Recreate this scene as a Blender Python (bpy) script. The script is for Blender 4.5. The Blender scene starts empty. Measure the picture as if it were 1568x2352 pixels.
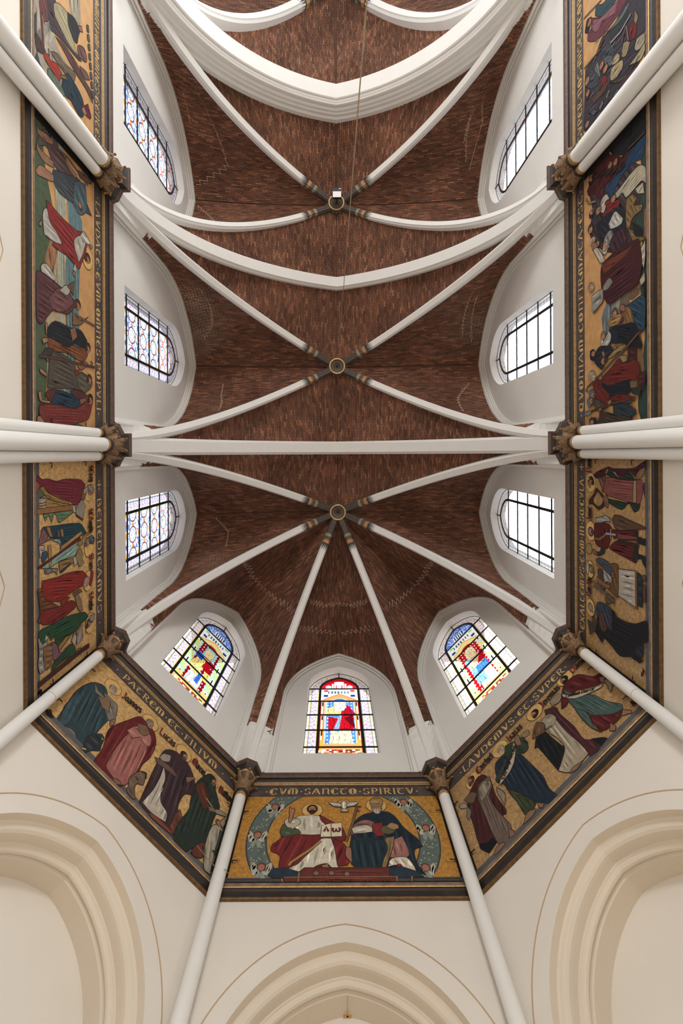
import bpy, math, random
import numpy as np
from mathutils import Vector, Matrix, geometry
random.seed(7); rng = np.random.default_rng(7)
sc = bpy.context.scene
col = sc.collection
PI = math.pi
EYE = 1.6          # camera height; all heights below are measured from the eye and lifted by EYE
# ------------------------------------------------------------------ camera
FPX = 1225.0
cam = bpy.data.objects.new('camera', bpy.data.cameras.new('camera'))
cam.data.sensor_width = 36.0
cam.data.sensor_fit = 'AUTO'
cam.data.lens = FPX/2352*36
cam.data.shift_x = 18/2352
cam.data.shift_y = -133/2352
cam.data.clip_end = 200
cam.location = (-0.14, 0.22, EYE)
ROLL = math.radians(0.28)
cam.rotation_euler = (PI, 0, ROLL)
col.objects.link(cam); sc.camera = cam
# ------------------------------------------------------------------ sky
w = bpy.data.worlds.new('sky'); sc.world = w; w.use_nodes = True
nt = w.node_tree; nt.nodes.clear()
wo = nt.nodes.new('ShaderNodeOutputWorld'); bg = nt.nodes.new('ShaderNodeBackground')
tc = nt.nodes.new('ShaderNodeTexCoord')
dot = nt.nodes.new('ShaderNodeVectorMath'); dot.operation = 'DOT_PRODUCT'
dot.inputs[1].default_value = Vector((0.80, -0.15, 0.58)).normalized()
mr = nt.nodes.new('ShaderNodeMapRange'); mr.interpolation_type = 'SMOOTHSTEP'
mr.inputs[1].default_value = 0.35; mr.inputs[2].default_value = 0.9
mr.inputs[3].default_value = 1.45; mr.inputs[4].default_value = 3.2
nt.links.new(tc.outputs['Generated'], dot.inputs[0])
nt.links.new(dot.outputs['Value'], mr.inputs[0])
nt.links.new(mr.outputs[0], bg.inputs[1])
bg.inputs[0].default_value = (0.93, 0.97, 1.0, 1)
nt.links.new(bg.outputs[0], wo.inputs[0])
# ------------------------------------------------------------------ exposure
sc.view_settings.view_transform = 'Standard'
sc.view_settings.look = 'None'
sc.view_settings.gamma = 1
sc.view_settings.use_curve_mapping = False
sc.view_settings.exposure = 0.0
# ------------------------------------------------------------------ added fill lamps, out of view (near the floor and in the nave)
def lamp(name, loc, energy, size, color=(1,1,1), target=None, shape='DISK'):
    d = bpy.data.lights.new(name, 'AREA'); d.energy = energy; d.size = size; d.color = color; d.shape = shape
    o = bpy.data.objects.new(name, d); o.location = (loc[0], loc[1], loc[2]+EYE)
    t = Vector((target[0], target[1], target[2]+EYE)) - o.location
    o.rotation_euler = t.to_track_quat('-Z', 'Y').to_euler()
    col.objects.link(o); return o
lamp('nave_fill', (0, -15.0, 6.5), 900, 4.0, (1.0, 0.99, 0.98), (0, 2, 13))
lamp('choir_fill', (0, -1.5, -1.2), 330, 4.0, (1.0, 0.95, 0.88), (0, -.5, 16))
lamp('apse_warm_fill', (0, 3.6, -1.2), 28, 2.2, (1.0, 0.78, 0.55), (0, 6.5, 8))

# ------------------------------------------------------------------ materials
def srgb(r, g, b):
    f = lambda c: (c/255)/12.92 if c/255 <= .04045 else ((c/255+.055)/1.055)**2.4
    return (f(r), f(g), f(b), 1)
def mat(name, c, rough=.6, metal=0.0, noise=0.0, scale=4.0, bump=0.0, bscale=60, attr=None, spec=.5, c2=None):
    m = bpy.data.materials.new(name); m.use_nodes = True
    n = m.node_tree.nodes; l = m.node_tree.links; b = n['Principled BSDF']
    b.inputs['Roughness'].default_value = rough; b.inputs['Metallic'].default_value = metal
    b.inputs['Specular IOR Level'].default_value = spec
    tcn = n.new('ShaderNodeTexCoord')
    src = None
    if attr:
        a = n.new('ShaderNodeAttribute'); a.attribute_name = attr; src = a.outputs['Color']
    else:
        r = n.new('ShaderNodeRGB'); r.outputs[0].default_value = c; src = r.outputs[0]
    if noise > 0:
        nz = n.new('ShaderNodeTexNoise'); nz.inputs['Scale'].default_value = scale; nz.inputs['Detail'].default_value = 6
        l.new(tcn.outputs['Object'], nz.inputs['Vector'])
        if c2 is not None:
            mx = n.new('ShaderNodeMix'); mx.data_type = 'RGBA'
            rp = n.new('ShaderNodeMapRange'); rp.inputs[1].default_value = .5-.5*(1-noise)-.02; rp.inputs[2].default_value = .5+.5*(1-noise)+.02
            l.new(nz.outputs['Fac'], rp.inputs[0]); l.new(rp.outputs[0], mx.inputs['Factor'])
            l.new(src, mx.inputs['A']); mx.inputs['B'].default_value = c2
            src = mx.outputs['Result']
        else:
            rp = n.new('ShaderNodeMapRange'); rp.inputs[1].default_value = .3; rp.inputs[2].default_value = .7
            rp.inputs[3].default_value = 1-noise; rp.inputs[4].default_value = 1+noise
            l.new(nz.outputs['Fac'], rp.inputs[0])
            vm = n.new('ShaderNodeVectorMath'); vm.operation = 'SCALE'
            l.new(src, vm.inputs[0]); l.new(rp.outputs[0], vm.inputs['Scale'])
            src = vm.outputs[0]
    l.new(src, b.inputs['Base Color'])
    if bump > 0:
        bz = n.new('ShaderNodeTexNoise'); bz.inputs['Scale'].default_value = bscale; bz.inputs['Detail'].default_value = 4
        l.new(tcn.outputs['Object'], bz.inputs['Vector'])
        bp = n.new('ShaderNodeBump'); bp.inputs['Strength'].default_value = bump; bp.inputs['Distance'].default_value = .01
        l.new(bz.outputs['Fac'], bp.inputs['Height']); l.new(bp.outputs[0], b.inputs['Normal'])
    return m
M = {}
M['plaster'] = mat('white_plaster', srgb(226, 223, 217), .85, noise=.03, scale=.9, bump=.12, bscale=14, spec=.2)
M['plaster_low'] = mat('cream_plaster', srgb(224, 217, 206), .85, noise=.03, scale=.8, bump=.15, bscale=20, spec=.2)
M['shaft'] = mat('white_painted_stone', srgb(228, 226, 221), .6, noise=.02, scale=2, bump=.05, bscale=20, spec=.3)
M['scribe'] = mat('scribed_line', srgb(190, 165, 135), .9, spec=.1)
M['brick'] = mat('brick', None, .9, attr='Col', noise=.18, scale=30, bump=.5, bscale=90, spec=.15)
M['mortar'] = mat('mortar', None, .95, attr='Col', noise=.35, scale=1.7, bump=.4, bscale=60, spec=.1)
M['salt'] = mat('pale_mortar_crack', srgb(205, 180, 155), .95, noise=.15, scale=9, spec=.1)
M['darkwood'] = mat('dark_brown_paint', srgb(66, 51, 42), .45, noise=.35, scale=6, bump=.3, bscale=30, c2=None)
M['lip'] = mat('worn_brown_paint', srgb(90, 68, 57), .5, noise=.35, scale=14, bump=.3, bscale=40)
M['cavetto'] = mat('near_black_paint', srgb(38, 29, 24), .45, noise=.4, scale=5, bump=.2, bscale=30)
M['niche'] = mat('niche_shade_plaster', srgb(218, 207, 190), .85, noise=.03, scale=.8, bump=.15, bscale=20, spec=.2)  # niche shade put into the colour: warmer and darker than the lower walls
M['gold'] = mat('aged_gilding', srgb(212, 168, 106), .38, metal=.35, noise=.25, scale=16, bump=.3, bscale=60)
M['gold_dull'] = mat('dulled_gilding', srgb(104, 76, 42), .5, metal=.2, noise=.35, scale=12, bump=.3, bscale=50)
M['stonesill'] = mat('worn_stone_sill', srgb(122, 104, 90), .7, noise=.35, scale=7)
M['bell'] = mat('dark_bell', srgb(96, 74, 54), .6, metal=.1, noise=.4, scale=18, bump=.6, bscale=50)
M['capital'] = mat('bronzed_carving', srgb(132, 103, 74), .5, metal=.25, noise=.4, scale=18, bump=.6, bscale=50)
M['ribdark'] = mat('slate_paint', srgb(72, 68, 62), .7, noise=.2, scale=14)
M['ribspike'] = mat('black_paint', srgb(38, 36, 34), .7, noise=.1, scale=14)
M['ribgold'] = mat('ochre_band', srgb(176, 128, 84), .6, noise=.25, scale=22)
M['ribpale'] = mat('pale_band', srgb(160, 146, 116), .6, noise=.25, scale=22)
M['ribred'] = mat('dull_red_line', srgb(120, 88, 78), .6, noise=.25, scale=22)
M['lead'] = mat('lead_black', srgb(26, 29, 32), .5, spec=.4)
M['iron'] = mat('black_iron', srgb(20, 20, 20), .5, spec=.4)
M['white'] = mat('white_enamel', srgb(235, 235, 235), .4)
M['cord'] = mat('hemp_cord', srgb(150, 128, 104), .8, noise=.2, scale=40)
M['floor'] = mat('stone_floor', srgb(150, 122, 92), .5, noise=.1, scale=2, bump=.1, bscale=10)
M['paint'] = mat('mural_paint', None, .75, attr='Col', noise=.16, scale=9, bump=.15, bscale=50, spec=.25)
M['goldground'] = mat('gold_ground', srgb(188, 146, 84), .42, metal=.35, noise=.30, scale=22, bump=1.0, bscale=38)
def glassmat():
    m = bpy.data.materials.new('stained_glass'); m.use_nodes = True
    n = m.node_tree.nodes; l = m.node_tree.links; n.clear()
    o = n.new('ShaderNodeOutputMaterial'); t = n.new('ShaderNodeBsdfTransparent'); g = n.new('ShaderNodeBsdfGlossy')
    a = n.new('ShaderNodeAttribute'); a.attribute_name = 'Col'
    mx = n.new('ShaderNodeMixShader'); mx.inputs[0].default_value = .04
    g.inputs['Roughness'].default_value = .15
    l.new(a.outputs['Color'], t.inputs[0]); l.new(t.outputs[0], mx.inputs[1]); l.new(g.outputs[0], mx.inputs[2])
    l.new(mx.outputs[0], o.inputs[0]); return m
M['glass'] = glassmat()

# ------------------------------------------------------------------ object helpers (points are eye-relative world coordinates)
ORG = {}
def props(o, label=None, cat=None, group=None, kind=None):
    if label: o['label'] = label
    if cat: o['category'] = cat
    if group: o['group'] = group
    if kind: o['kind'] = kind
def empty(name, loc, label=None, cat=None, group=None, kind=None, parent=None):
    o = bpy.data.objects.new(name, None); o.empty_display_size = .2
    col.objects.link(o); ORG[o.name] = Vector(loc)
    if parent:
        o.parent = parent; o.location = Vector(loc) - ORG[parent.name]
    else:
        o.location = (loc[0], loc[1], loc[2]+EYE)
    props(o, label, cat, group, kind); return o
def obj(name, verts, faces, m, parent=None, origin=None, cols=None, smooth=False, label=None, cat=None, group=None, kind=None, mats=None, fm=None):
    v = np.asarray(verts, dtype=float).reshape(-1, 3)
    if origin is None:
        lo = v.min(0); hi = v.max(0); origin = ((lo[0]+hi[0])/2, (lo[1]+hi[1])/2, lo[2])
    og = Vector(origin)
    me = bpy.data.meshes.new(name)
    me.from_pydata([tuple(p) for p in (v - np.array(origin))], [], faces)
    if cols is not None:   # one colour per face
        ca = me.color_attributes.new('Col', 'FLOAT_COLOR', 'CORNER')
        lens = [len(f) for f in faces]
        arr = np.repeat(np.asarray(cols, dtype=np.float32), lens, axis=0)
        ca.data.foreach_set('color', arr.ravel())
    for mm in (mats or [m]): me.materials.append(mm)
    if fm is not None: me.polygons.foreach_set('material_index', fm)
    if smooth: me.polygons.foreach_set('use_smooth', [True]*len(me.polygons))
    me.update()
    o = bpy.data.objects.new(name, me); col.objects.link(o); ORG[o.name] = og
    if parent is not None:
        o.parent = parent; o.location = og - ORG[parent.name]
    else:
        o.location = (og.x, og.y, og.z+EYE)
    props(o, label, cat, group, kind); return o
class MB:
    def __init__(s): s.v = []; s.f = []
    def add(s, v, f):
        n = len(s.v); s.v += [tuple(p) for p in v]; s.f += [tuple(i+n for i in q) for q in f]; return s
    def build(s, name, m, parent=None, **k): return obj(name, s.v, s.f, m, parent, **k)
def box(c, ax, ay, az):
    c, ax, ay, az = map(Vector, (c, ax, ay, az))
    v = [c+sx*ax+sy*ay+sz*az for sz in (-1, 1) for sx, sy in ((-1,-1),(1,-1),(1,1),(-1,1))]
    return v, [(0,3,2,1),(4,5,6,7),(0,1,5,4),(1,2,6,5),(2,3,7,6),(3,0,4,7)]
def grid(P, closed=False):
    """P[i][j] rows of points -> verts, quads"""
    n, k = len(P), len(P[0]); v = [tuple(p) for r in P for p in r]; f = []
    for i in range(n-1):
        for j in range(k if closed else k-1):
            a = i*k+j; b = i*k+(j+1) % k; f.append((a, b, b+k, a+k))
    return v, f
def lathe(cx, cy, prof, n=24):
    P = [[(cx+r*math.cos(2*PI*j/n), cy+r*math.sin(2*PI*j/n), z) for j in range(n)] for r, z in prof]
    return grid(P, True)
def tube(pts, r, n=6, r2=None):
    pts = [Vector(p) for p in pts]; P = []
    up = Vector((0.13, 0.31, 1)).normalized()
    for i, p in enumerate(pts):
        t = (pts[min(i+1, len(pts)-1)]-pts[max(i-1, 0)]).normalized()
        if abs(t.dot(up)) > .98: s = t.cross(Vector((1, 0, 0))).normalized()
        else: s = t.cross(up).normalized()
        q = s.cross(t); rr = r if r2 is None else r+(r2-r)*i/(len(pts)-1)
        P.append([p+rr*(math.cos(2*PI*j/n)*s+math.sin(2*PI*j/n)*q) for j in range(n)])
    v, f = grid(P, True); k = len(P)
    f.append(tuple(range(n))[::-1]); f.append(tuple((k-1)*n+j for j in range(n))); return v, f
def ball(c, r, sy=1, n=8, m=5):
    P = [[(c[0]+r*math.sin(PI*i/m)*math.cos(2*PI*j/n), c[1]+r*math.sin(PI*i/m)*math.sin(2*PI*j/n), c[2]+r*sy*math.cos(PI*i/m)) for j in range(n)] for i in range(m+1)]
    P[0] = [(c[0]+.001*math.cos(j), c[1]+.001*math.sin(j), c[2]+r*sy) for j in range(n)]
    P[-1] = [(c[0]+.001*math.cos(j), c[1]+.001*math.sin(j), c[2]-r*sy) for j in range(n)]
    return grid(P, True)

# ------------------------------------------------------------------ plan of choir and apse
S2 = math.sqrt(.5)
class Wall:
    def __init__(s, name, side, cx, cy, a, half, fc=0.0, fh=None):
        s.name = name; s.side = side; s.c = Vector((cx, cy, 0)); s.a = Vector((a[0], a[1], 0)).normalized()
        s.n = s.a.cross(Vector((0, 0, 1)))          # points into the church
        s.half = half; s.fc = fc; s.fh = fh
    def P(s, a, z, p=0.0):
        q = s.c + s.a*a + s.n*p; return Vector((q.x, q.y, z))
HW = 5.18
BAY = 5.85
walls = {
 'L3': Wall('L3', 'left', -HW, -1.5*BAY, (0, 1), BAY/2, 0, 2.28),
 'L2': Wall('L2', 'left', -HW, -.5*BAY, (0, 1), BAY/2, 0, 2.28),
 'L1': Wall('L1', 'left', -HW, 2.22, (0, 1), 2.22, .08, 1.69),
 'DL': Wall('DL', 'apse_left', -3.67, 5.95, (1, 1), 2.135, 0, 1.58),
 'C':  Wall('C', 'apse', 0, 7.46, (1, 0), 2.16, 0, 1.58),
 'DR': Wall('DR', 'apse_right', 3.67, 5.95, (1, -1), 2.135, 0, 1.58),
 'R1': Wall('R1', 'right', HW, 2.22, (0, -1), 2.22, -.08, 1.69),
 'R2': Wall('R2', 'right', HW, -.5*BAY, (0, -1), BAY/2, 0, 2.28),
 'R3': Wall('R3', 'right', HW, -1.5*BAY, (0, -1), BAY/2, 0, 2.28)}
ZS = 11.5
# pointed outline: legs from z0 up to zs, arcs to the apex; returns (a, z) list from left foot to right foot
def pointed(hw, z0, zs, za, off=0.0, n=14, legs=2):
    h = za-zs; R = (hw*hw+h*h)/(2*hw); cxx = hw-R           # right arc centre at a = cxx
    Ro = R+off; tm = math.acos(max(-1, min(1, -cxx/Ro)))
    right = []
    for i in range(legs): right.append((cxx+Ro, z0+(zs-z0)*i/legs))
    for i in range(n+1):
        t = tm*i/n; right.append((cxx+Ro*math.cos(t), zs+Ro*math.sin(t)))
    left = [(-a, z) for a, z in right]
    return left[:-1] + right[::-1]
def panel_with_hole(W, a0, a1, z0, z1, hole, p=0.0):
    outer = [(a0, z0), (a1, z0), (a1, z1), (a0, z1)]
    tri = geometry.tessellate_polygon([[Vector((a, z, 0)) for a, z in outer], [Vector((a, z, 0)) for a, z in hole]])
    pts = outer+list(hole)
    return [W.P(a, z, p) for a, z in pts], [tuple(t) for t in tri]

# ---- bricks of a web
def proj(P):
    x = P[..., 0]+.14; y = P[..., 1]-.22; z = P[..., 2]
    return 766+x*FPX/z+y*FPX/z*math.sin(ROLL), 1043+y*FPX/z
class Arc:
    """quarter arc in a vertical plane from plan point p0 (vertical tangent at zs) to the crown over p1 at zc"""
    def __init__(s, p0, p1, zs, zc):
        s.p0 = Vector((p0[0], p0[1], 0)); s.p1 = Vector((p1[0], p1[1], 0))
        s.d = (s.p1-s.p0).length; s.dir = (s.p1-s.p0)/s.d; h = zc-zs; s.zs = zs
        s.R = (s.d**2+h*h)/(2*s.d); s.c = s.p0+s.dir*s.R
    def tmax(s, o=0.0): return math.acos((s.R-s.d)/(s.R+o))
    def pt(s, t, o=0.0):
        q = s.c-s.dir*((s.R+o)*math.cos(t)); return Vector((q.x, q.y, s.zs+(s.R+o)*math.sin(t)))
    def ztop(s, o=0.0): return s.zs+(s.R+o)*math.sin(s.tmax(o))
    def at_z(s, z, o=0.0, lat=None):
        t = math.asin(max(0, min(1, (z-s.zs)/(s.R+o)))); return s.pt(min(t, s.tmax(o)), o)
class FArc:
    """half of a wall arch (formeret) in the wall frame, sign picks the half"""
    def __init__(s, W, sg, off=.10, p=.20):
        s.W = W; s.sg = sg; s.zs = 15.2 if W.half > 2.3 else 15.7; s.za = 18.75
        h = s.za-s.zs; hw = W.fh; s.R = (hw*hw+h*h)/(2*hw); s.cx = hw-s.R; s.off = off; s.p = p
    def ztop(s): return s.zs+math.sqrt((s.R+s.off)**2-s.cx**2)
    def at_z(s, z):
        if z <= s.zs: a = s.cx+s.R+s.off
        else: a = s.cx+math.sqrt(max(0, (s.R+s.off)**2-(z-s.zs)**2))
        return s.W.P(s.W.fc+s.sg*max(a, 0), z, s.p)
def shift_y(fun, dy):
    def g(z):
        q = fun(z); return Vector((q.x, q.y+dy, q.z))
    return g
PAL = [srgb(98, 68, 54), srgb(104, 71, 56), srgb(90, 63, 51), srgb(114, 77, 60), srgb(98, 70, 57), srgb(84, 59, 49), srgb(126, 88, 68), srgb(108, 70, 55)]
PAL = np.array(PAL)
SALT = []    # pale bloomed patches: (x, y, z, radius, strength)
def half_cell(D, Do, top, F, Ftop, z0, bulge=.14):
    """surface between diagonal rib D (Arc) and a second curve F(z); returns function S(u,v) sampled"""
    zt = D.ztop(Do); tm = D.tmax(Do)
    t0 = math.asin((z0-D.zs)/(D.R+Do))
    def S(u, v):
        q = D.pt(t0+(tm-t0)*u, Do); f = (q.z-z0)/(zt-z0)
        fz = z0+(Ftop-z0)*f; e = F(fz)
        b = bulge*4*v*(1-v)*min(1, f*1.6)
        # the bulge pushes the web up and away from the room
        return e*(1-v)+q*v+Vector((0, 0, b))
    return S
def build_web(S, bricks, mort, nu=40, nv=8, visible=True, course=.070, blen=.215, tintf=None):
    P = np.array([[tuple(S(i/nu, j/nv)) for j in range(nv+1)] for i in range(nu+1)])
    v, f = grid(P.tolist()); mort.add(v, f)
    if not visible: return
    # arc length up the middle of the web
    mid = P[:, nv//2]; seg = np.linalg.norm(np.diff(mid, axis=0), axis=1); L = np.concatenate([[0], np.cumsum(seg)])
    nrows = int(L[-1]/course)
    for r in range(nrows):
        s = (r+.5)*course; u = np.interp(s, L, np.arange(nu+1))
        i = min(int(u), nu-1); fu = u-i
        row = P[i]*(1-fu)+P[i+1]*fu                        # points across the row
        dn = (P[i+1]-P[i])/seg[i]*course                    # vertical step per course at each v
        ls = np.linalg.norm(np.diff(row, axis=0), axis=1); Lr = np.concatenate([[0], np.cumsum(ls)])
        T = Lr[-1]
        if T < .10: continue
        off = (.5 if r % 2 else 0)*blen+rng.uniform(-.02, .02)
        st = np.arange(-off, T, blen); 
        a = np.clip(st, 0, T); b = np.clip(st+blen, 0, T); ok = (b-a) > .05; a = a[ok]; b = b[ok]
        if len(a) == 0: continue
        c = (a+b)/2; ln = b-a
        C = np.stack([np.interp(c, Lr, row[:, k]) for k in range(3)], 1)
        C2 = np.stack([np.interp(b, Lr, row[:, k])-np.interp(a, Lr, row[:, k]) for k in range(3)], 1)
        N2 = np.stack([np.interp(c, Lr, dn[:, k]) for k in range(3)], 1)
        e1 = C2/np.linalg.norm(C2, axis=1)[:, None]
        e2 = N2-(N2*e1).sum(1)[:, None]*e1; h = np.linalg.norm(e2, axis=1); e2 /= h[:, None]
        e3 = np.cross(e1, e2); sg = np.sign(e3[:, 2]); sg[sg == 0] = 1; e3 *= -sg[:, None]
        bricks.append(np.concatenate([C, e1, e2, e3, ln[:, None], h[:, None]], 1))
def web_mortar(mort, parent):
    V = np.array(mort.v); C = np.array([V[list(f)].mean(0) for f in mort.f]); base = np.array(srgb(88, 64, 52)[:3]); c = np.tile(base, (len(C), 1))
    for (x, y, z, rad, st) in SALT:
        d = np.sqrt((C[:, 0]-x)**2+(C[:, 1]-y)**2+(C[:, 2]-z)**2); k = (np.clip(1.15-d/rad, 0, 1)*st*1.5).clip(0, 1)[:, None]
        c = c*(1-k)+np.array([.62, .48, .37])*k
    obj('web_mortar', mort.v, mort.f, M['mortar'], parent, cols=np.concatenate([c, np.ones((len(c), 1))], 1))
def finish_bricks(parent, rows, n_single=300, bias=None):
    if not rows: return
    B = np.concatenate(rows, 0)
    px, py = proj(B[:, :3]); vis = (px > -60) & (px < 1628) & (py > -60) & (py < 2412)
    B = B[vis]; n = len(B)
    if n == 0: return
    C = B[:, :3]; e1 = B[:, 3:6]; e2 = B[:, 6:9]; e3 = B[:, 9:12]
    ln = B[:, 12]*.5-.006; h = B[:, 13]*.5-.0065
    h = np.maximum(h, .012); th = .016+rng.uniform(-.004, .006, n)
    # tint: palette + broad patches + salt
    idx = rng.integers(0, len(PAL), n); tint = PAL[idx][:, :3]*rng.uniform(1.12, 1.50, n)[:, None]*np.array([1.0, 1.01, 1.0])
    pn = np.sin(C[:, 0]*1.9+np.sin(C[:, 1]*1.3)*2)+np.sin(C[:, 1]*2.3+C[:, 2]*1.1+np.sin(C[:, 0]*2.1))
    pn2 = np.sin(C[:, 0]*4.7+np.sin(C[:, 1]*3.9+C[:, 2])*1.6)*np.sin(C[:, 1]*5.3+C[:, 2]*2)
    tint *= (1+.12*pn+.10*pn2)[:, None]
    for (x, y, z, rad, st) in SALT:
        d = np.sqrt((C[:, 0]-x)**2+(C[:, 1]-y)**2+(C[:, 2]-z)**2)
        ks = np.clip(1.1-d/rad, 0, .8)*st; h = h-.011*ks; ln = ln-.010*ks
        k = np.clip(1-d/rad, 0, 1)*st*rng.uniform(.2, 1, n)
        tint = tint*(1-k[:, None])+np.array([.30, .205, .15])*k[:, None]
    col4 = np.concatenate([tint, np.ones((n, 1))], 1)
    # screen size picks the bricks that are built singly
    vd = C/np.linalg.norm(C, axis=1)[:, None]; cosv = np.abs((vd*e3).sum(1))
    score = ln*h*cosv/C[:, 2]**2
    order = np.argsort(-score); single = np.zeros(n, bool); single[order[:n_single]] = True
    c0 = C+e3*(.004)
    sgn = np.array([(-1,-1),(1,-1),(1,1),(-1,1)])
    top = c0[:, None, :]+sgn[None, :, 0, None]*(ln[:, None]*e1)[:, None, :]+sgn[None, :, 1, None]*(h[:, None]*e2)[:, None, :]
    low = top+(e3*th[:, None])[:, None, :]
    V = np.concatenate([top, low], 1)                      # n,8,3
    F = np.array([(4,5,6,7),(0,1,5,4),(1,2,6,5),(2,3,7,6),(3,0,4,7)])
    J = ~single; m = J.sum()
    if m:
        verts = V[J].reshape(-1, 3); faces = (np.arange(m)[:, None, None]*8+F[None]).reshape(-1, 4)
        cols = np.repeat(col4[J], 5, axis=0)
        obj('brick_courses', verts, faces.tolist(), M['brick'], parent, cols=cols, kind='stuff')
    # single bricks share a few unit meshes
    for i in np.where(single)[0]:
        k = int(np.argmin(((UNITC[:, :3]-tint[i])**2).sum(1)))
        o = bpy.data.objects.new('brick', UNIT[k]); col.objects.link(o); o.parent = parent
        R = Matrix((( *e1[i],), ( *e2[i],), ( *e3[i],))).transposed()
        cc = Vector(c0[i])+Vector(e3[i])*th[i]*.5
        Mx = Matrix.Translation(cc-ORG[parent.name]) @ R.to_4x4() @ Matrix.Diagonal((ln[i], h[i], th[i]*.5, 1))
        o.matrix_local = Mx
UNITC = np.concatenate([PAL*np.array([k, k, k, 1]) for k in (1.1, 1.28, 1.44)]+[np.array([[.30, .21, .16, 1], [.22, .15, .11, 1], [.16, .10, .07, 1], [.2, .16, .13, 1]])])
UNIT = []
for c in UNITC:
    me = bpy.data.meshes.new('brick')
    v = [(-1,-1,-1),(1,-1,-1),(1,1,-1),(-1,1,-1),(-.97,-.9,1),(.97,-.9,1),(.97,.9,1),(-.97,.9,1)]
    me.from_pydata(v, [], [(4,5,6,7),(0,1,5,4),(1,2,6,5),(2,3,7,6),(3,0,4,7)])
    ca = me.color_attributes.new('Col', 'FLOAT_COLOR', 'CORNER')
    ca.data.foreach_set('color', np.tile(c.astype(np.float32), 20)); me.materials.append(M['brick']); UNIT.append(me)
def sweep(pts, lat, prof, closed_prof=True):
    """sweep profile (lateral, outward) along points that lie in a vertical plane; lat = horizontal unit normal of that plane"""
    pts = [Vector(p) for p in pts]; lat = Vector(lat); P = []
    for i, p in enumerate(pts):
        t = (pts[min(i+1, len(pts)-1)]-pts[max(i-1, 0)]).normalized()
        n = lat.cross(t); 
        P.append([p+lat*a+n*b for a, b in prof])
    return grid(P, closed_prof)
# ================================================================== FLOOR
v, f = box((0, -3, -EYE-.1), (14, 0, 0), (0, 22, 0), (0, 0, .1))
obj('floor', v, f, M['floor'], kind='structure')
v, f = box((0, -4, 21.6), (5.9, 0, 0), (0, 12.6, 0), (0, 0, .12))
obj('sky_block_slab', v, f, M['plaster'], kind='structure')  # unseen slab added over the vaults to shut out sky light

# ================================================================== WALLS
WIN = pointed(.97, 12.91, 16.8, 18.16, n=12)
ZTOP = 21.5
NICHE = dict(hw=1.75, zs=5.9, za=7.91)
wn = {}
for k, W in walls.items():
    h = W.half+(.1 if k in ('DL', 'C', 'DR') else .02)
    hole = [(a+W.fc, z) for a, z in WIN]
    b = MB(); v, f = panel_with_hole(W, -h, h, 11.5, ZTOP, hole); b.add(v, f)
    # splayed reveal of the window
    o_ = [(a+W.fc, z) for a, z in WIN]; i_ = [(a+W.fc, z) for a, z in pointed(.95, 12.91, 16.8, 18.14, n=12)]
    v, f = grid([[W.P(a, z, 0) for a, z in o_], [W.P(a, z, -.24) for a, z in i_], [W.P(a, z, -.5) for a, z in i_]], True); b.add(v, f)
    wo_ = b.build('wall_'+W.side, M['plaster'], kind='structure'); wn[k] = wo_
    # lower wall with its arch
    b = MB()
    if k in ('DL', 'C', 'DR'):
        path = pointed(1.75, -.9, 5.9, 7.91, n=20)
        v, f = panel_with_hole(W, -h, h, -EYE, 11.5, path, .0); b.add(v, f)
    else:
        hw = 2.0 if W.half > 2.3 else 1.45
        path = pointed(hw, -EYE+.02, 4.9 if W.half > 2.3 else 5.6, 7.7, n=16)
        v, f = panel_with_hole(W, -h, h, -EYE, 11.5, path, .0); b.add(v, f)
        pr = [(0, 0), (0, -.5), (-.25, -.5), (-.25, -1.0)]
        rows = []
        for (off, p) in pr:
            q = pointed(hw, -EYE+.02, 4.9 if W.half > 2.3 else 5.6, 7.7, off=off, n=16)
            rows.append([W.P(a, z, p) for a, z in q])
        v, f = grid(rows); b.add(v, f)
    o = b.build('wall_'+W.side, M['plaster_low'], kind='structure')
    # scribed line around the arch
    q = pointed(2.03, 2.0, 5.9, 8.21, n=24) if k in ('DL', 'C', 'DR') else pointed(2.3 if W.half > 2.3 else 1.75, 2.0, 4.9 if W.half > 2.3 else 5.6, 8.15, n=24)
    b = MB()
    pts = [W.P(a, z, .004) for a, z in q]; v, f = sweep(pts, W.n, [(-.004, -.008), (.004, -.008), (.004, .008), (-.004, .008)]); b.add(v, f)
    b.build('scribed_line', M['scribe'], o)

# ================================================================== BLIND ARCHES OF THE APSE (niches)
for i, k in enumerate(('DL', 'C', 'DR')):
    W = walls[k]
    prof = [(0, 0.004), (0, -.13), (-.025, -.15), (-.07, -.155), (-.10, -.17), (-.125, -.205), (-.13, -.25), (-.13, -.37), (-.15, -.375), (-.16, -.395), (-.185, -.40), (-.215, -.42), (-.225, -.45), (-.215, -.48), (-.19, -.5), (-.205, -.505), (-.205, -.53), (-.23, -.545), (-.23, -.86)]
    rows = []
    for off, p in prof:
        q = pointed(1.75, -.9, 5.9, 7.91, off=off, n=26); rows.append([W.P(a, z, p) for a, z in q])
    v, f = grid(rows); b = MB(); b.add(v, f)
    q = pointed(1.75, -.9, 5.9, 7.91, off=-.22, n=26)
    bw = [W.P(a, z, -.86) for a, z in q]
    t = empty('trim_%d' % (i+1), W.P(0, -.9, 0), kind='structure')
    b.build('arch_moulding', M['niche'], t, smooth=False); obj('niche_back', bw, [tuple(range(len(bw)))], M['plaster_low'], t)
# little star ornament at the crown of the middle niche
W = walls['C']; b = MB()
for (da, dz) in ((.05, 0), (0, .05)):
    b.add(*box(W.P(0.02, 7.665, -.83), W.a*(.012+da), W.n*(.012+dz*.9), (0, 0, .012)))
b.add(*tube([W.P(.02, 7.66, -.83), W.P(.02, 7.66, -.55)], .004, 5))
b.build('star_ornament', M['gold'], label='small gilt star at the crown of the middle blind arch', cat='ornament')

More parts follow.
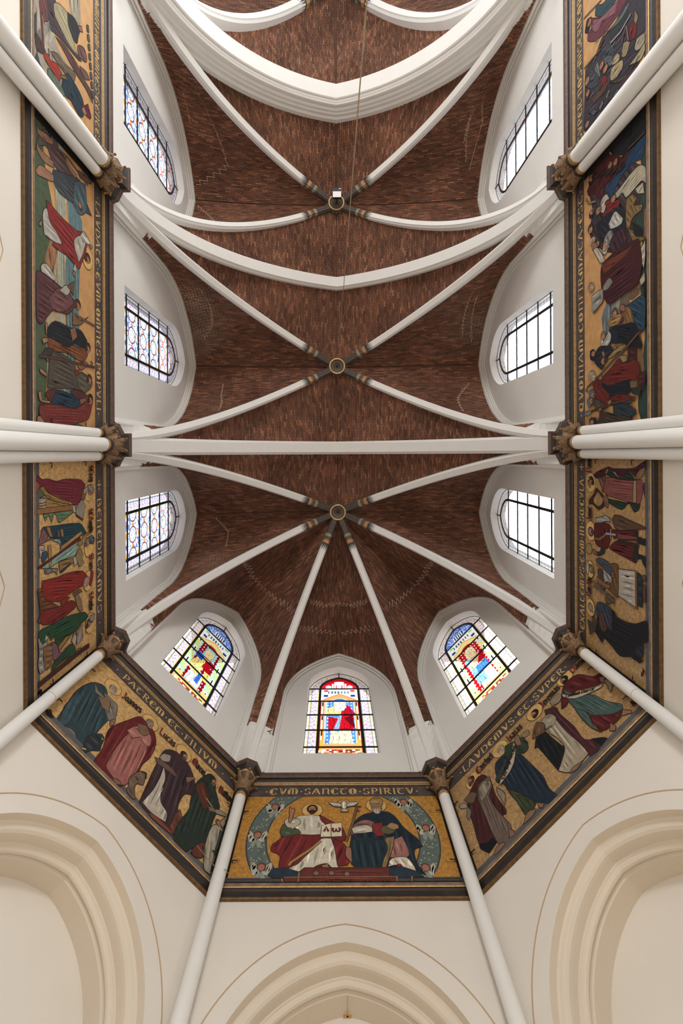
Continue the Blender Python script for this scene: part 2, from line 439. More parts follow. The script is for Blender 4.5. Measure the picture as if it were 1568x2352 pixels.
# ================================================================== WALL ARCH MOULDINGS (formerets)
ti = 4
FP = [(0, 0), (0, .03), (.035, .032), (.045, .05), (.004, .062), (.004, .082), (.05, .098), (.08, .104), (.088, .125), (.04, .138), (.04, .158), (.085, .176), (.115, .184), (.12, .206), (.135, .212), (.135, .235), (.165, .235), (.20, .12)]
for k, W in walls.items():
    fa = FArc(W, 1)
    rows = []
    for off, p in FP:
        q = pointed(W.fh, 11.78, fa.zs, fa.za, off=off, n=22); rows.append([W.P(a+W.fc, z, p) for a, z in q])
    v, f = grid(rows); t = empty('trim_%d' % ti, W.P(0, 11.78, 0), kind='structure'); ti += 1
    obj('wall_arch_moulding', v, f, M['plaster'], t)

# ================================================================== STAINED GLASS WINDOWS
def c3(r, g, b): return srgb(r, g, b)
WHT = srgb(250, 251, 253)
def hsh(*a):
    x = math.sin(sum(v*k for v, k in zip(a, (12.9898, 78.233, 37.719, 4.581))))*43758.5453; return x-math.floor(x)
def arch_depth(a, z, hw, zs, za):
    """signed distance inside a pointed outline"""
    h = za-zs; R = (hw*hw+h*h)/(2*hw); cx = hw-R; a = abs(a)
    return hw-a if z <= zs else R-math.hypot(a-cx, z-zs)
def border(a, z, d, kind, s):
    # d = distance from the outer edge
    if d < .075: return WHT if (int((z+20)/.105) % 3 or kind != 2) else srgb(250, 240, 205)
    if d < .095: return srgb(150, 160, 150) if kind == 0 else srgb(240, 205, 120)
    if d < .30:
        t = s/.105; i = int(math.floor(t)); ft = t-i; fd = (d-.095)/.205
        m = (i % 2)
        x = ft-.5; y = fd-(.36 if m else .64)
        if abs(x)*1.1+abs(y)*1.3 < .22: return srgb(226, 40, 66) if kind != 1 else (srgb(120, 100, 190) if m else srgb(225, 90, 80))
        if abs(math.hypot(x, fd-.5)-.38) < .06: return srgb(170, 165, 225) if kind != 1 else srgb(215, 190, 220)
        if fd < .05 or fd > .95: return srgb(140, 140, 150)
        return srgb(243, 244, 254) if kind == 0 else srgb(252, 249, 250)
    if d < .335: return srgb(236, 240, 205) if kind == 0 else srgb(246, 214, 120)
    if kind == 1: return srgb(240, 110, 50) if int(s/.21) % 4 else srgb(246, 190, 100)
    if kind == 2: return srgb(250, 226, 150)
    return srgb(215, 232, 225)
def field_geo(a, z):
    # rows of dark-ringed roundels joined by orange lozenges, pale scrolls between
    dz = .42*2; dx = .44*1.25
    zz = z-13.58-.42; r = int(round(zz/dz)); v = zz-r*dz
    i = int(round(a/dx)); u = a-i*dx
    R = math.hypot(u/.92, v/1.05)
    if abs(R-.225) < .022: return srgb(140, 66, 84) if z < 16.0 else srgb(215, 110, 110)
    if R < .2:
        if abs(R-.13) < .012 and math.sin(math.atan2(v, u)*9+R*20) > -.2: return srgb(120, 160, 150)
        if hsh(int(a/.03), int(z/.03)) > .9: return srgb(120, 170, 175)
        return srgb(250, 252, 255)
    u2 = a-(round((a-dx/2)/dx)*dx+dx/2); v2 = v
    if abs(u2)*1.3+abs(v2) < .075: return srgb(244, 150, 40)
    v3 = abs(v)-dz/2
    if abs(v3)*1.4+abs(u) < .11: return srgb(244, 156, 48)
    if abs(v3)*1.4+abs(u2) < .09: return srgb(120, 80, 120) if z < 16.2 else srgb(236, 110, 96)
    w_ = math.sin(a*19+math.sin(z*9+a*3)*2.1)+math.sin(z*16+math.sin(a*11)*1.7)
    if abs(w_) < .20: return srgb(120, 150, 205)
    if w_ > 1.2: return srgb(196, 222, 246)
    if hsh(int(a/.035), int(z/.035), 3) > .93: return srgb(70, 110, 160)
    return srgb(236, 244, 255)
def inpoly(x, y, p):
    c = False; j = len(p)-1
    for i in range(len(p)):
        if (p[i][1] > y) != (p[j][1] > y) and x < (p[j][0]-p[i][0])*(y-p[i][1])/(p[j][1]-p[i][1])+p[i][0]: c = not c
        j = i
    return c
def lead_lines(a, z, sc_=.16):
    # irregular came pattern inside figures
    u = a+.05*math.sin(z*7); v = z+.05*math.sin(a*9)
    return abs(math.sin(u/sc_*PI+z*3)) < .09 or abs(math.sin(v/sc_*1.1*PI-a*4)) < .07
FIG_C = [  # middle window, crowned figure: polygon in (a, z), colour
 ([(-.40, 13.75), (-.36, 17.0), (.40, 17.0), (.40, 13.75)], (90, 150, 225)),
 ([(-.30, 13.72), (.34, 13.72), (.26, 14.75), (-.22, 14.75)], (252, 246, 200)),
 ([(-.32, 14.5), (.36, 14.45), (.40, 15.1), (.30, 15.8), (.1, 15.7), (-.05, 15.1), (-.34, 15.2)], (205, 22, 36)),
 ([(.12, 15.1), (.42, 14.5), (.36, 15.3)], (110, 14, 30)),
 ([(.14, 15.25), (.46, 15.35), (.24, 15.9), (.08, 15.7)], (190, 20, 50)),
 ([(-.42, 15.25), (.05, 15.3), (.02, 15.75), (-.2, 15.8), (-.42, 15.6)], (250, 222, 150)),
 ([(-.05, 14.3), (.06, 15.3), (.0, 15.3), (-.18, 14.5)], (160, 190, 225)),
 ([(-.17, 15.7), (.19, 15.7), (.19, 16.2), (-.17, 16.2)], (252, 238, 205)),
 ([(-.12, 15.55), (.14, 15.55), (.16, 15.85), (-.14, 15.85)], (232, 242, 244))]
FIG_L = [
 ([(-.34, 13.7), (.34, 13.7), (.34, 16.15), (.22, 16.45), (-.22, 16.45), (-.34, 16.15)], (150, 16, 30)),
 ([(-.28, 13.72), (.22, 13.72), (.2, 14.5), (-.2, 14.6)], (250, 251, 250)),
 ([(-.36, 14.35), (.02, 14.25), (.06, 14.95), (-.2, 15.1), (-.36, 14.8)], (250, 232, 150)),
 ([(-.30, 14.9), (.1, 14.9), (.12, 15.4), (-.22, 15.4)], (250, 230, 145)),
 ([(.0, 14.85), (.28, 14.7), (.24, 15.35), (.02, 15.3)], (175, 14, 28)),
 ([(.14, 14.3), (.34, 14.3), (.34, 14.8), (.16, 14.75)], (252, 226, 120)),
 ([(-.34, 15.15), (-.1, 15.1), (-.08, 15.45), (-.32, 15.5)], (40, 90, 205)),
 ([(.0, 13.95), (.14, 13.95), (.14, 14.4), (.02, 14.5)], (60, 110, 210)),
 ([(-.20, 15.45), (.24, 15.45), (.26, 16.0), (.05, 16.18), (-.16, 16.0)], (170, 220, 235)),
 ([(-.11, 15.5), (.15, 15.5), (.15, 15.95), (-.11, 15.95)], (252, 226, 165))]
FIG_R = [
 ([(-.36, 13.7), (.36, 13.7), (.36, 16.1), (.22, 16.4), (-.22, 16.4), (-.36, 16.1)], (205, 20, 30)),
 ([(-.2, 13.72), (.34, 13.72), (.3, 14.6), (-.16, 14.5)], (246, 250, 252)),
 ([(-.26, 14.0), (.05, 13.95), (.08, 14.9), (-.26, 15.0)], (140, 190, 235)),
 ([(-.1, 14.5), (.32, 14.4), (.3, 14.9), (-.05, 15.0)], (70, 130, 220)),
 ([(-.26, 14.9), (.26, 14.85), (.24, 15.45), (-.24, 15.45)], (245, 200, 170)),
 ([(.02, 14.9), (.28, 14.9), (.26, 15.4)], (205, 24, 44)),
 ([(-.28, 15.2), (-.06, 15.3), (-.12, 15.6), (-.3, 15.5)], (130, 200, 240)),
 ([(-.16, 15.45), (.18, 15.45), (.2, 15.95), (0, 16.1), (-.16, 15.95)], (250, 240, 190)),
 ([(-.08, 15.5), (.11, 15.5), (.11, 15.9), (-.08, 15.9)], (250, 222, 190))]
def field_fig(a, z, figs, kind):
    hw = .59
    if z > 16.94:   # head of the window
        if kind == 'C':
            if abs(a) < .16 and z < 17.5: return srgb(250, 250, 250) if (abs(abs(a)-.08) > .03 or z > 17.25) else srgb(225, 120, 150)
            if abs(abs(a)-.34) < .09 and z < 17.25-abs(abs(a)-.34): return srgb(252, 252, 246)
            if abs(abs(a)-.21) < .03 and z < 17.35: return srgb(236, 240, 236)
            return srgb(232, 26, 36)
        if abs(a) < .2 and z < 17.35 and z > 17.05: return srgb(248, 250, 250) if int(a/.04+40) % 2 else srgb(40, 60, 120)
        return srgb(60, 110, 230) if hsh(int(a/.035), int(z/.035)) > .42 else srgb(214, 228, 250)
    if z > 16.1:
        zr = 16.62-abs(a)*.75
        if abs(z-zr) < .035 and abs(a) < .5: return srgb(240, 140, 70) if kind == 'C' else srgb(246, 190, 70)
        if z < zr:
            r = math.hypot(a, (z-16.12)*1.1)
            if r < .2: return srgb(60, 110, 225) if kind == 'C' else srgb(200, 30, 30)
            if r < .25: return srgb(180, 210, 150) if kind == 'C' else srgb(250, 225, 120)
            return srgb(246, 160, 110) if kind == 'C' else srgb(252, 226, 170)
        if abs(abs(a)-.42) < .07 and .68 < (z-16.1) < .8: return srgb(220, 30, 40) if kind == 'C' else srgb(150, 215, 165)
        if abs(abs(a)-.42) < .07 and .34 < (z-16.1) < .46: return srgb(20, 60, 140)
        if int(a/.05+60) % 2 and .55 < z-16.1 < .72 and abs(a) < .35: return srgb(70, 110, 120)
        return srgb(246, 250, 250)
    if abs(a) > .44 if kind == 'C' else abs(a) > .36:
        if kind == 'C':
            if abs(a) > .545: return srgb(176, 14, 34)
            if z < 13.95: return srgb(246, 178, 80)
            if abs(a) > .49:
                return srgb(30, 34, 40) if (z*1.2) % 1 < .3 and abs(a) < .515 else srgb(226, 214, 190)
            return srgb(232, 140, 40)
        if z < 13.85: return srgb(246, 205, 130)
        if abs(abs(a)-.47) < .02 and (z*1.25) % 1 < .38: return srgb(24, 26, 30)
        if abs(abs(a)-.47) < .05 and (z*1.25) % 1 < .46: return srgb(244, 248, 250)
        q = (int(a/.07+50)+int(z/.11)) % 7
        base = [(190, 226, 170), (206, 236, 190), (180, 220, 170), (196, 230, 180), (250, 210, 90), (200, 232, 190), (206, 236, 200)]
        if kind == 'R': base = [(250, 240, 160), (252, 246, 190), (248, 226, 120), (250, 240, 170), (200, 220, 250), (252, 240, 190), (246, 220, 150)]
        return srgb(*base[q])
    if kind == 'C' and z < 13.78: return srgb(244, 170, 110)
    c = None
    for poly, cc in figs:
        if inpoly(a, z, poly): c = cc
    if c is None: return srgb(246, 206, 120) if z < 13.9 else srgb(190, 210, 240)
    if c in ((150, 16, 30), (205, 20, 30), (90, 150, 225)):
        if math.hypot((a/.1) % 1-.5, (z/.19) % 1-.5) < .2: return srgb(235, 240, 250)
    if lead_lines(a, z): return tuple(x*.25 for x in srgb(*c)[:3])+(1,)
    if math.sin(a*70+z*6) > .75: return tuple(x*.72 for x in srgb(*c)[:3])+(1,)
    return srgb(*c)
BARS = [13.58, 14.42, 15.26, 16.10, 16.94]
def make_window(i, k, kind):
    W = walls[k]; fc = W.fc; p = -.24
    t = empty('window_%d' % i, W.P(fc, 12.91, p), kind='structure')
    ZC = [12.93]+BARS+[18.17]
    step = .0195
    for ri in range(len(ZC)-1):
        z0, z1 = ZC[ri], ZC[ri+1]
        for (a0, a1) in ((-.96, -.6), (-.6, .6), (.6, .96)):
            nz = max(1, round((z1-z0)/step)); na = max(1, round((a1-a0)/step))
            vs = []; fs = []; cs = []; dz = (z1-z0)/nz; da = (a1-a0)/na
            idx = {}
            def vi(x, y):
                if (x, y) not in idx:
                    idx[(x, y)] = len(vs); vs.append(W.P(fc+a0+x*da, z0+y*dz, p))
                return idx[(x, y)]
            for yy in range(nz):
                for xx in range(na):
                    a = a0+(xx+.5)*da; z = z0+(yy+.5)*dz
                    d = arch_depth(a, z, .95, 16.8, 18.14)
                    if d < -.03: continue
                    din = arch_depth(a, z, .60, 16.94, 17.78)
                    if din > 0 and z > 13.02:
                        c = field_geo(a, z) if kind == 'geo' else field_fig(a, z, {'C': FIG_C, 'L': FIG_L, 'R': FIG_R}[kind], kind)
                        if kind == 'geo' and k[0] == 'R': c = tuple(min(1, x*.55+.45) for x in c[:3])+(1,)  # glare on the right side put into the glass colour
                        if kind != 'geo' and z < 13.5:
                            c = srgb(*[(200, 60, 50), (250, 250, 235), (235, 190, 120), (120, 60, 40)][int(hsh(int(a/.06), int(z/.07))*4)])
                    else:
                        s = z if z < 16.9 else 16.9+math.atan2(z-16.9, max(.001, abs(a)))*.8
                        c = border(a, z, max(d, 0), 0 if kind == 'geo' else (2 if kind == 'C' else 1), s)
                        if kind == 'geo' and k[0] == 'R' : c = tuple(min(1, x*.6+.4) for x in c[:3])+(1,)  # border glass whitened for the same glare
                        q = (z/.21) % 1
                        if q < .07: c = tuple(x*.45 for x in c[:3])+(1,)
                    fs.append((vi(xx, yy), vi(xx+1, yy), vi(xx+1, yy+1), vi(xx, yy+1))); cs.append(c)
            if fs: obj('pane', vs, fs, M['glass'], t, cols=cs)
    for z in BARS:
        d = .95 if z <= 16.8 else .945
        v, f = box(W.P(fc, z, p+.02), W.a*d, (0, 0, .022), W.n*.012); obj('saddle_bar', v, f, M['lead'], t)
    q = pointed(.60, 12.95, 16.94, 17.78, n=14)
    v, f = sweep([W.P(fc+a, z, p+.012) for a, z in q], W.n, [(-.008, -.038), (.014, -.038), (.014, .034), (-.008, .034)])
    obj('lead_frame', v, f, M['lead'], t)
    v, f = box(W.P(fc, 17.95, p+.02), W.a*.018, (0, 0, .17), W.n*.012); obj('stay_bar', v, f, M['lead'], t)
    q = pointed(.945, 12.95, 16.8, 18.13, n=14)
    v, f = sweep([W.P(fc+a, z, p+.006) for a, z in q], W.n, [(-.006, -.006), (.006, -.006), (.006, .006), (-.006, .006)])
    obj('outer_came', v, f, M['lead'], t)
for i, (k, kd) in enumerate((('L3', 'geo'), ('L2', 'geo'), ('L1', 'geo'), ('DL', 'L'), ('C', 'C'), ('DR', 'R'), ('R1', 'geo'), ('R2', 'geo'), ('R3', 'geo'))):
    make_window(i+1, k, kd)

# ================================================================== VAULTS
ZB = 19.15     # soffit height of ribs at the boss
def rib(p0, p1, z_start=11.8): return Arc(p0, p1, ZS, ZB)
RW = .12
RIBP = [(-.075, 0), (.075, 0), (.085, .03), (RW, .07), (RW, .26), (-RW, .26), (-RW, .07), (-.085, .03)]
def where_rib(x, y): return ''
def make_rib(A, label, group, tend=1.25, painted=True, prof=RIBP, zstart=11.78, sc=1.0):
    lat = Vector((0, 0, 1)).cross(A.dir)
    t0 = math.asin((zstart-A.zs)/A.R); tm = A.tmax()
    # the painted end covers the last stretch before the boss
    te = tm-tend/A.R; tb = tm-.26/A.R
    root = empty('vault_rib', A.pt(t0), label, 'vault rib', group)
    n = 40
    prof = [(a*sc, b*sc) for a, b in prof]
    pts = [A.pt(t0+(te-t0)*i/n) for i in range(n+1)] if painted else [A.pt(t0+(tm-t0)*i/n) for i in range(n+1)]
    v, f = sweep(pts, -lat, prof); obj('rib_body', v, f, M['shaft'], root)
    if painted:
        L = tm-te
        v, f = sweep([A.pt(te+(tm-te)*i/10) for i in range(11)], -lat, prof); pe = obj('painted_end', v, f, M['ribdark'], root, label='slate-grey painted end of the rib')
        big = [(a*1.02, b-.004) if b < .2 else (a*1.02, b) for a, b in prof]
        def band(f0, f1, m, nm):
            v, f = sweep([A.pt(te+L*(f0+(f1-f0)*i/2)) for i in range(3)], -lat, big); obj(nm, v, f, M[m], pe)
        band(.03, .13, 'ribgold', 'painted_band'); band(.225, .235, 'ribpale', 'painted_band'); band(.25, .30, 'ribpale', 'painted_band'); band(.315, .325, 'ribpale', 'painted_band'); band(.16, .168, 'ribpale', 'painted_band')
        # flame-shaped black tongues on the white paint
        b = MB(); X = (A.pt(te)-A.pt(te-.01)).normalized(); N = (-lat).cross(X)
        for q in (-.055*sc, 0, .055*sc):
            base = A.pt(te)-N*.006; tip = A.pt(te-.27/A.R)-N*.006
            b.add([base+lat*(q-.027*sc), base+lat*(q+.027*sc), tip+lat*q], [(0, 1, 2)])
        for sg in (-1, 1):
            for hb in (.10, .16):
                base = A.pt(te)+lat*sg*(RW*sc+.003)+N*hb*sc; tip = A.pt(te-.2/A.R)+lat*sg*(RW*sc+.003)+N*hb*sc
                b.add([base-N*.02, base+N*.02, tip], [(0, 1, 2)])
            base = A.pt(te)+lat*sg*.103*sc+N*.03; tip = A.pt(te-.22/A.R)+lat*sg*.103*sc+N*.03
            b.add([base+lat*sg*-.016-N*.018, base+lat*sg*.016+N*.018, tip], [(0, 1, 2)])
        b.build('painted_tongues', M['ribspike'], root)
        # thin red panel line
        b = MB(); 
        for q in (-.05, .05):
            pts = [A.pt(te+L*(.40+.38*i/4))-N*.002+lat*q*sc for i in range(5)]
            v, f = sweep(pts, -lat, [(-.005, -.003), (.005, -.003), (.005, .004), (-.005, .004)]); b.add(v, f)
        b.build('painted_line', M['ribred'], root)
    return root
def make_boss(cx, cy, label, z=ZB):
    root = empty('vault_boss', (cx, cy, z-.12), label, 'boss', 'round bosses where the ribs meet')
    v, f = lathe(cx, cy, [(.02, z-.02), (.085, z-.02), (.10, z-.05), (.16, z-.06), (.175, z-.09), (.235, z-.095), (.25, z-.115), (.275, z-.12), (.29, z-.10), (.30, z-.04), (.34, z-.02), (.345, z+.10), (.34, z+.3)], 28)
    obj('boss_disc', v, f, M['ribdark'], root, smooth=True)
    v, f = lathe(cx, cy, [(.235, z-.10), (.245, z-.125), (.275, z-.13), (.288, z-.11)], 28); obj('gilt_ring', v, f, M['gold'], root, smooth=True)
    v, f = lathe(cx, cy, [(.155, z-.06), (.165, z-.075), (.172, z-.065)], 28); obj('inner_ring', v, f, M['ribgold'], root, smooth=True)
    v, f = lathe(cx, cy, [(.002, z-.022), (.05, z-.022), (.052, z+.01)], 20); obj('boss_hole', v, f, M['iron'], root, smooth=True)
    for j in range(16):
        t = 2*PI*j/16; c = Vector((cx+.345*math.cos(t), cy+.345*math.sin(t), z+.03))
        v, f = box(c, (.02*-math.sin(t), .02*math.cos(t), 0), (.008*math.cos(t), .008*math.sin(t), 0), (0, 0, .03)); obj('painted_stud', v, f, M['ribgold'], root)
    return root
TP = [(-.15, 0), (.15, 0), (.165, .03), (.165, .05), (.205, .09), (.225, .11), (.225, .40), (-.225, .40), (-.225, .11), (-.205, .09), (-.165, .05), (-.165, .03)]
TZ = 18.85
def T(sg, Y, off=.0): return Arc((sg*4.92, Y), (0, Y), ZS, TZ)
def make_transverse(Y, label):
    L_ = T(-1, Y); R_ = T(1, Y); t0 = math.asin((11.78-ZS)/L_.R); tm = L_.tmax(); n = 36
    pts = [L_.pt(t0+(tm-t0)*i/n) for i in range(n+1)]+[R_.pt(tm-(tm-t0)*i/n) for i in range(1, n+1)]
    v, f = sweep(pts, (0, -1, 0), TP); r = empty('transverse_arch', (0, Y, TZ), label, 'arch', None)
    obj('arch_body', v, f, M['shaft'], r)
make_transverse(0, 'plain white transverse arch crossing the vault straight between choir and apse')
make_transverse(-BAY, 'white transverse arch bowing between the two four-part brick vaults')

# crossing arch, broad, several orders
YC = -2*BAY
CZI = 17.6
def CA(sg): return Arc((sg*4.6, YC), (0, YC), ZS, CZI)
L_, R_ = CA(-1), CA(1); tm = L_.tmax(); n = 44
pts = [L_.pt(tm*i/n) for i in range(n+1)]+[R_.pt(tm-tm*i/n) for i in range(1, n+1)]
# lateral axis +Y; profile (y offset, outward)
CP = [(-.30, .0), (.16, .0), (.19, .035), (.19, .07), (.23, .09), (.27, .13), (.30, .15), (.315, .21), (.315, .31), (.35, .33), (.37, .37), (.37, .45), (.41, .50), (.41, .62), (.44, .66), (.46, .68), (.46, 1.3), (-.62, 1.3), (-.62, .8), (-.42, .62), (-.42, .3), (-.30, .25)]
v, f = sweep(pts, (0, -1, 0), [(-a, b) for a, b in CP])
r = empty('crossing_arch', (0, YC, CZI), 'broad white many-moulded arch at the top of the view, before the crossing', 'arch')
obj('arch_body', v, f, M['shaft'], r)

# vault webs -------------------------------------------------------
cracks = []
DO = .16
def bay_vault(idx, Y0, Y1, WL, WR, farT=None, visible=True):
    """four-part vault between transverse arches at Y0 (apse side) and Y1"""
    yc = (Y0+Y1)/2; root = empty('ceiling', (0, yc, 12), kind='structure')
    mort = MB(); rows = []
    for sg, W in ((-1, WL), (1, WR)):
        for Ye, s in ((Y0, -1), (Y1, 1)):
            D = Arc((sg*4.93, Ye+s*.22), (0, yc), ZS, ZB)
            # transverse half
            if Ye == Y1 and farT == 'crossing':
                A = CA(sg); o_ = .86; F = (lambda z, A=A, o_=o_: A.at_z(z, o_)+Vector((0, .44, 0))); ft = A.ztop(o_)
            else:
                A = T(sg, Ye); o_ = .24; F = (lambda z, A=A, o_=o_, s=s: A.at_z(z, o_)+Vector((0, s*.17, 0))); ft = A.ztop(o_)
            S = half_cell(D, DO, None, F, ft, 12.2); build_web(S, rows, mort)
            # wall half
            wsg = None
            FA = [FArc(W, 1), FArc(W, -1)]
            p = [a.at_z(14.5) for a in FA]; fa = FA[0] if abs(p[0].y-Ye) < abs(p[1].y-Ye) else FA[1]
            S = half_cell(D, DO, None, fa.at_z, fa.ztop(), 12.7 if Ye == Y1 and farT == 'crossing' else 13.6); build_web(S, rows, mort)
            cracks.append((idx, sg, s, S))
    web_mortar(mort, root)
    finish_bricks(root, rows)
    return root
AC = (0, 2.30)
SALT += [(-3.6, -8.0, 17.9, 1.2, .5), (-3.9, -7.4, 17.2, .9, .5), (4.3, -7.9, 17.8, .8, .4), (-4.2, 3.2, 17.3, .8, .5), (-4.75, -4.3, 16.6, 1.1, .9), (-4.7, -3.3, 17.9, .9, .8), (4.7, -3.6, 17.6, .9, .6), (4.6, -2.0, 17.0, .8, .6), (-4.3, -7.6, 17.4, 1.3, .5), (-4.4, -3.9, 17.2, 1.5, .75), (-4.4, -1.9, 17.2, 1.0, .5), (4.4, -3.6, 17.4, 1.4, .55), (4.5, -1.9, 17.3, 1.0, .5), (4.4, -7.4, 17.2, 1.2, .35), (-4.0, 3.6, 17.0, 1.1, .4), (4.0, 3.8, 17.0, 1.1, .4), (-2.6, 5.2, 16.8, 1.0, .35), (2.6, 5.2, 16.8, 1.0, .35), (-.9, 6.3, 17.6, .8, .4), (-4.4, 1.0, 17.4, .8, .3)]
v3 = bay_vault(3, -BAY, -2*BAY, walls['L3'], walls['R3'], 'crossing')
v2 = bay_vault(2, 0, -BAY, walls['L2'], walls['R2'])
# apse: corners of the rib springs
corners = [(-4.93, .22), (-4.98, 4.33), (-2.09, 7.25), (2.09, 7.25), (4.98, 4.33), (4.93, .22)]
apse = empty('ceiling', (0, 2.3, 12), kind='structure'); mort = MB(); rows = []
AR = [Arc(c, AC, ZS, ZB) for c in corners]
for j, k in enumerate(('L1', 'DL', 'C', 'DR', 'R1')):
    W = walls[k]
    for D in (AR[j], AR[j+1]):
        FA = [FArc(W, 1), FArc(W, -1)]; d = [(a.at_z(14.5)-Vector((D.p0.x, D.p0.y, 14.5))).length for a in FA]
        fa = FA[0] if d[0] < d[1] else FA[1]
        S = half_cell(D, DO, None, fa.at_z, fa.ztop(), 13.35); build_web(S, rows, mort)
        cracks.append((k, 0, 1 if D is AR[j] else -1, S))
for sg, D in ((-1, AR[0]), (1, AR[5])):
    A = T(sg, 0); F = (lambda z, A=A: A.at_z(z, .24)+Vector((0, .17, 0)))
    S = half_cell(D, DO, None, F, A.ztop(.24), 12.2); build_web(S, rows, mort)
web_mortar(mort, apse); finish_bricks(apse, rows)
# crossing vault beyond the broad arch (only its near half is in view)
XC = (0, -17.2); xr = empty('ceiling', (0, -14.5, 12), kind='structure'); mort = MB(); rows = []
ZX = 19.3
for sg in (-1, 1):
    D = Arc((sg*4.75, -12.15), XC, ZS, ZX)
    A = CA(sg); F = (lambda z, A=A: A.at_z(z, .75)+Vector((0, -.5, 0)))
    S = half_cell(D, .30, None, F, A.ztop(.75), 13.0); build_web(S, rows, mort)
    A2 = Arc((sg*5.2, -12.4), (sg*5.2, -17.2), ZS, 18.9)
    S = half_cell(D, .30, None, (lambda z, A2=A2: A2.at_z(z, .1)), A2.ztop(.1), 13.0); build_web(S, rows, mort)
web_mortar(mort, xr); finish_bricks(xr, rows)
for sg, w_ in ((-1, 'left'), (1, 'right')):
    make_rib(Arc((sg*4.75, -12.15), XC, ZS, ZX), 'thick moulded white vault rib beyond the broad arch, %s side of the top edge' % w_, None, tend=1.75, sc=1.6)

# ribs and bosses ---------------------------------------------------
def side(sg): return 'left' if sg < 0 else 'right'
for sg in (-1, 1):
    for Ye, s, t_ in ((-BAY, -1, 'lower'), (-2*BAY, 1, 'upper')):
        make_rib(Arc((sg*4.93, Ye+s*.22), (0, -1.5*BAY), ZS, ZB), '%s %s white rib meeting the boss with the black floodlight' % (t_, side(sg)), 'ribs of the vault with the floodlight')
    for Ye, s, t_ in ((0, -1, 'lower'), (-BAY, 1, 'upper')):
        make_rib(Arc((sg*4.93, Ye+s*.22), (0, -.5*BAY), ZS, ZB), '%s %s white rib meeting the middle boss where the cord hangs' % (t_, side(sg)), 'ribs of the middle vault')
names = ['uppermost left', 'lower left', 'nearly vertical left', 'nearly vertical right', 'lower right', 'uppermost right']
for A, nm in zip(AR, names): make_rib(A, '%s white rib of the six spreading from the apse boss' % nm, 'six ribs of the apse vault')
b3 = make_boss(0, -1.5*BAY, 'dark round boss partly hidden behind the black floodlight')
b2 = make_boss(0, -.5*BAY, 'dark round gilt-ringed boss where four ribs cross and the cord hangs')
b1 = make_boss(0, AC[1], 'dark round gilt-ringed boss where the six apse ribs meet')

# stepped pale mortar cracks on the webs
def crack(S, path, parent, wd=.008, n=30):
    b = MB(); pts = []
    L = len(path)-1
    for i in range(n+1):
        q = i/n*L; j = min(int(q), L-1); fq = q-j
        u = path[j][0]*(1-fq)+path[j+1][0]*fq; v = path[j][1]*(1-fq)+path[j+1][1]*fq
        pts.append((u, v))
    P = []
    for i, (u, v) in enumerate(pts):
        P.append(S(u, v)); 
        if i < n: P.append(S(pts[i+1][0], v) if i % 2 else S(u, pts[i+1][1]))
    P = [p+Vector((0, 0, -.045)) for p in P]
    for a_, c_ in zip(P[:-1], P[1:]):
        d = c_-a_
        if d.length < .01: continue
        m_ = (a_+c_)/2; e = d.normalized(); s_ = e.cross(Vector((0, 0, 1)));
        if s_.length < .1: continue
        s_.normalize(); b.add(*box(m_, e*(d.length/2+wd/2), s_*wd/2*1.3, s_.cross(e)*wd/2))
    if b.v: obj('mortar_crack', b.v, b.f, M['salt'], parent)
for (i, sg, s, S) in cracks:
    if i == 2:
        if sg < 0 and s > 0:
            crack(S, [(.40, .45), (.55, .38), (.70, .25), (.82, .1)], v2)
        if sg < 0 and s < 0: crack(S, [(.55, .5), (.75, .3), (.85, .25)], v2)
        if sg > 0 and s > 0:
            crack(S, [(.42, .3), (.6, .2), (.85, .08)], v2); crack(S, [(.38, .45), (.6, .3), (.8, .18)], v2)
        if sg > 0 and s < 0:
            crack(S, [(.45, .5), (.7, .3), (.85, .1)], v2)
    if i == 3:
        if s > 0 and sg > 0:
            crack(S, [(.36, .4), (.6, .3), (.8, .15)], v3); crack(S, [(.45, .3), (.62, .1), (.85, .1)], v3); crack(S, [(.4, .5), (.55, .35), (.7, .25)], v3)
        if s > 0 and sg < 0:
            crack(S, [(.42, .55), (.6, .45), (.8, .35), (.92, .02)], v3); crack(S, [(.42, .2), (.62, .1)], v3)
        if s < 0 and sg < 0: crack(S, [(.95, .02), (.8, .2), (.62, .4)], v3)
    if i in ('DL', 'DR'): crack(S, [(.98, .24), (.82, .36), (.66, .6), (.55, .85)], apse, n=22)
    if i == 'C':
        crack(S, [(.99, .34), (.85, .44), (.72, .64), (.64, .85)], apse, n=22)
        crack(S, [(.97, .14), (.80, .26), (.62, .5), (.50, .8)], apse, n=22)
    if i == 'L1' and s < 0: crack(S, [(.96, .14), (.84, .3), (.70, .4)], apse)

